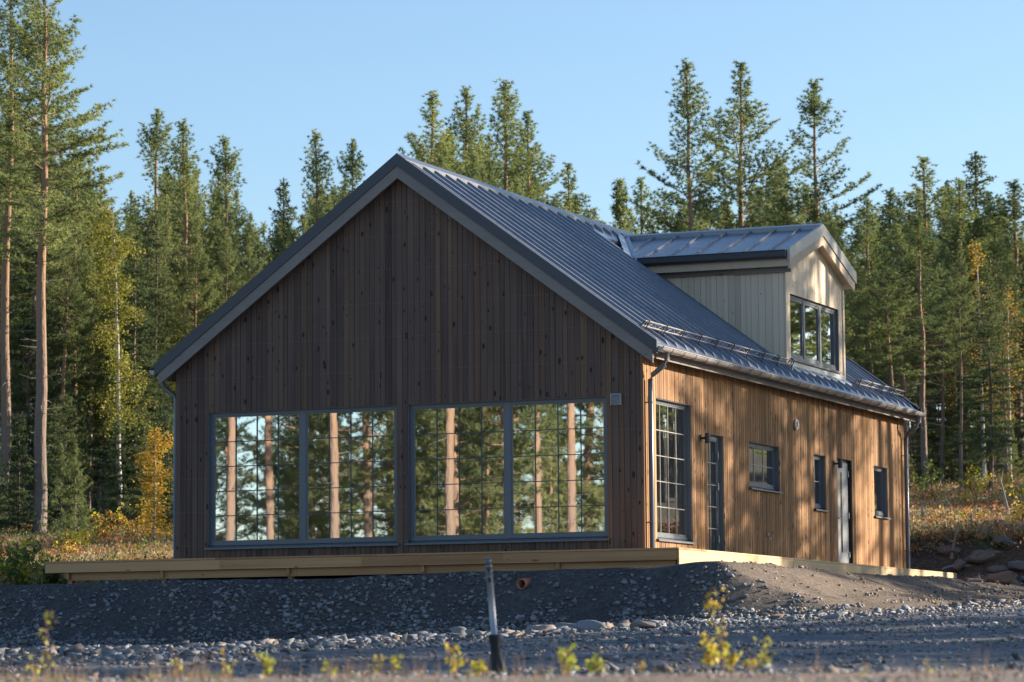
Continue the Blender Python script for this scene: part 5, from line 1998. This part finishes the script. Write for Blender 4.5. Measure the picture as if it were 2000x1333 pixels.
def dead_wood():
    r = np.random.RandomState(9)
    for px, d, H, lab in ((1858, 74, .9, 'bleached standing dead stick above the earth cut'), (1898, 76, .7, 'short bleached twisted root left of the stump'),
                          (1800, 84, .8, 'thin forked dead branch in the red heath near the house corner'), (1975, 84, 1.5, 'bare leafless shrub at the right edge of the heath')):
        p, _ = spot(px, d)
        b = MB()
        pts = curve_pts((0, 0, -.1), r.rand() * 6.28, 1.45, H, 6, -.2, r)
        b.tube(pts, [.05 * (1 - .85 * i / 6) + .004 for i in range(7)], 7)
        for k in range(9 if H < 1.8 else 22):
            q = pts[r.randint(0, 6)]
            w = curve_pts(q, r.rand() * 6.28, r.uniform(0, 1.2), H * r.uniform(.2, .5), 4, r.uniform(-.6, .6), r)
            b.tube(w, [.012, .009, .006, .004, .002], 4, cap=False)
        o = b.build('dead_branch', M['twig'], None, True)
        o.location = tuple(p)
        tag(o, lab, 'dead branch')
    p, _ = spot(1952, 75)
    b = MB()
    b.tube([(0, 0, -.2), (0, 0, .02), (.02, 0, .2), (.03, .01, .38)], [.26, .20, .16, .15], 12)
    for k in range(6):
        a = k * 1.05 + r.rand() * .4
        b.tube([(math.cos(a) * .1, math.sin(a) * .1, .12), (math.cos(a) * .35, math.sin(a) * .35, .0), (math.cos(a) * .6, math.sin(a) * .6, -.15)], [.09, .06, .03], 7)
    o = b.build('tree_stump', M['twig'], None, True)
    o.location = tuple(p)
    tag(o, 'grey weathered tree stump with spreading roots at right', 'stump')
    for px, d, lab in ((1880, 73.5, 'fallen bleached log lying across the top of the earth cut'), (1930, 71.5, 'dark fallen root lying low in the earth cut')):
        p, _ = spot(px, d)
        b = MB()
        pts = [(-.5, 0, .02), (-.15, .05, .10), (.25, 0, .08), (.6, -.1, .2)]
        b.tube(pts, [.02, .035, .03, .015], 8)
        for k in range(5):
            q = pts[r.randint(0, 4)]
            w = curve_pts(q, r.rand() * 6.28, r.uniform(.1, 1.1), .22, 3, .3, r)
            b.tube(w, [.02, .014, .008, .003], 5, cap=False)
        o = b.build('fallen_log', M['twig'], None, True)
        o.location = tuple(p); o.rotation_euler = (0, 0, r.uniform(.1, .7))
        tag(o, lab, 'log')


dead_wood()

# ------------------------------------------------------------------ light, sky, camera
sun = bpy.data.lights.new('sun', 'SUN')
sun.energy = 5.0
sun.angle = D2R(0.5)
sun.color = (1.0, 0.84, 0.66)
so = bpy.data.objects.new('sun', sun)
COL.objects.link(so)
so.rotation_mode = 'QUATERNION'
so.rotation_quaternion = Vector(SDIR).to_track_quat('Z', 'Y')
so.location = tuple(SDIR * 100)

w = bpy.data.worlds.new('World')
SC.world = w
w.use_nodes = True
nt = w.node_tree
bg = nt.nodes['Background']
sky = nt.nodes.new('ShaderNodeTexSky')
sky.sky_type = 'NISHITA'
sky.sun_disc = False
sky.sun_elevation = SUN_EL
sky.sun_rotation = math.pi / 2 - SUN_AZ
sky.altitude = 200
sky.air_density = 1.0
sky.dust_density = 0.8
sky.ozone_density = 2.9
nt.links.new(sky.outputs[0], bg.inputs[0])
bg.inputs[1].default_value = 0.092

cam = bpy.data.cameras.new('camera')
cam.sensor_width = 36
cam.lens = FPX / 2000 * 36
cam.clip_start = 0.1
cam.clip_end = 3000
cam.dof.use_dof = True
cam.dof.focus_distance = 55.0
cam.dof.aperture_fstop = 3.6
co = bpy.data.objects.new('camera', cam)
COL.objects.link(co)
mw = Matrix(((CR[0], CU[0], -CF[0], CAM[0]), (CR[1], CU[1], -CF[1], CAM[1]), (CR[2], CU[2], -CF[2], CAM[2]), (0, 0, 0, 1)))
co.matrix_world = mw
SC.camera = co

SC.view_settings.view_transform = 'Standard'
SC.view_settings.look = 'None'
SC.view_settings.exposure = 1.25
SC.view_settings.gamma = 1.0
SC.cycles.caustics_reflective = False
SC.cycles.caustics_refractive = False
SC.cycles.max_bounces = 8
SC.cycles.transparent_max_bounces = 12
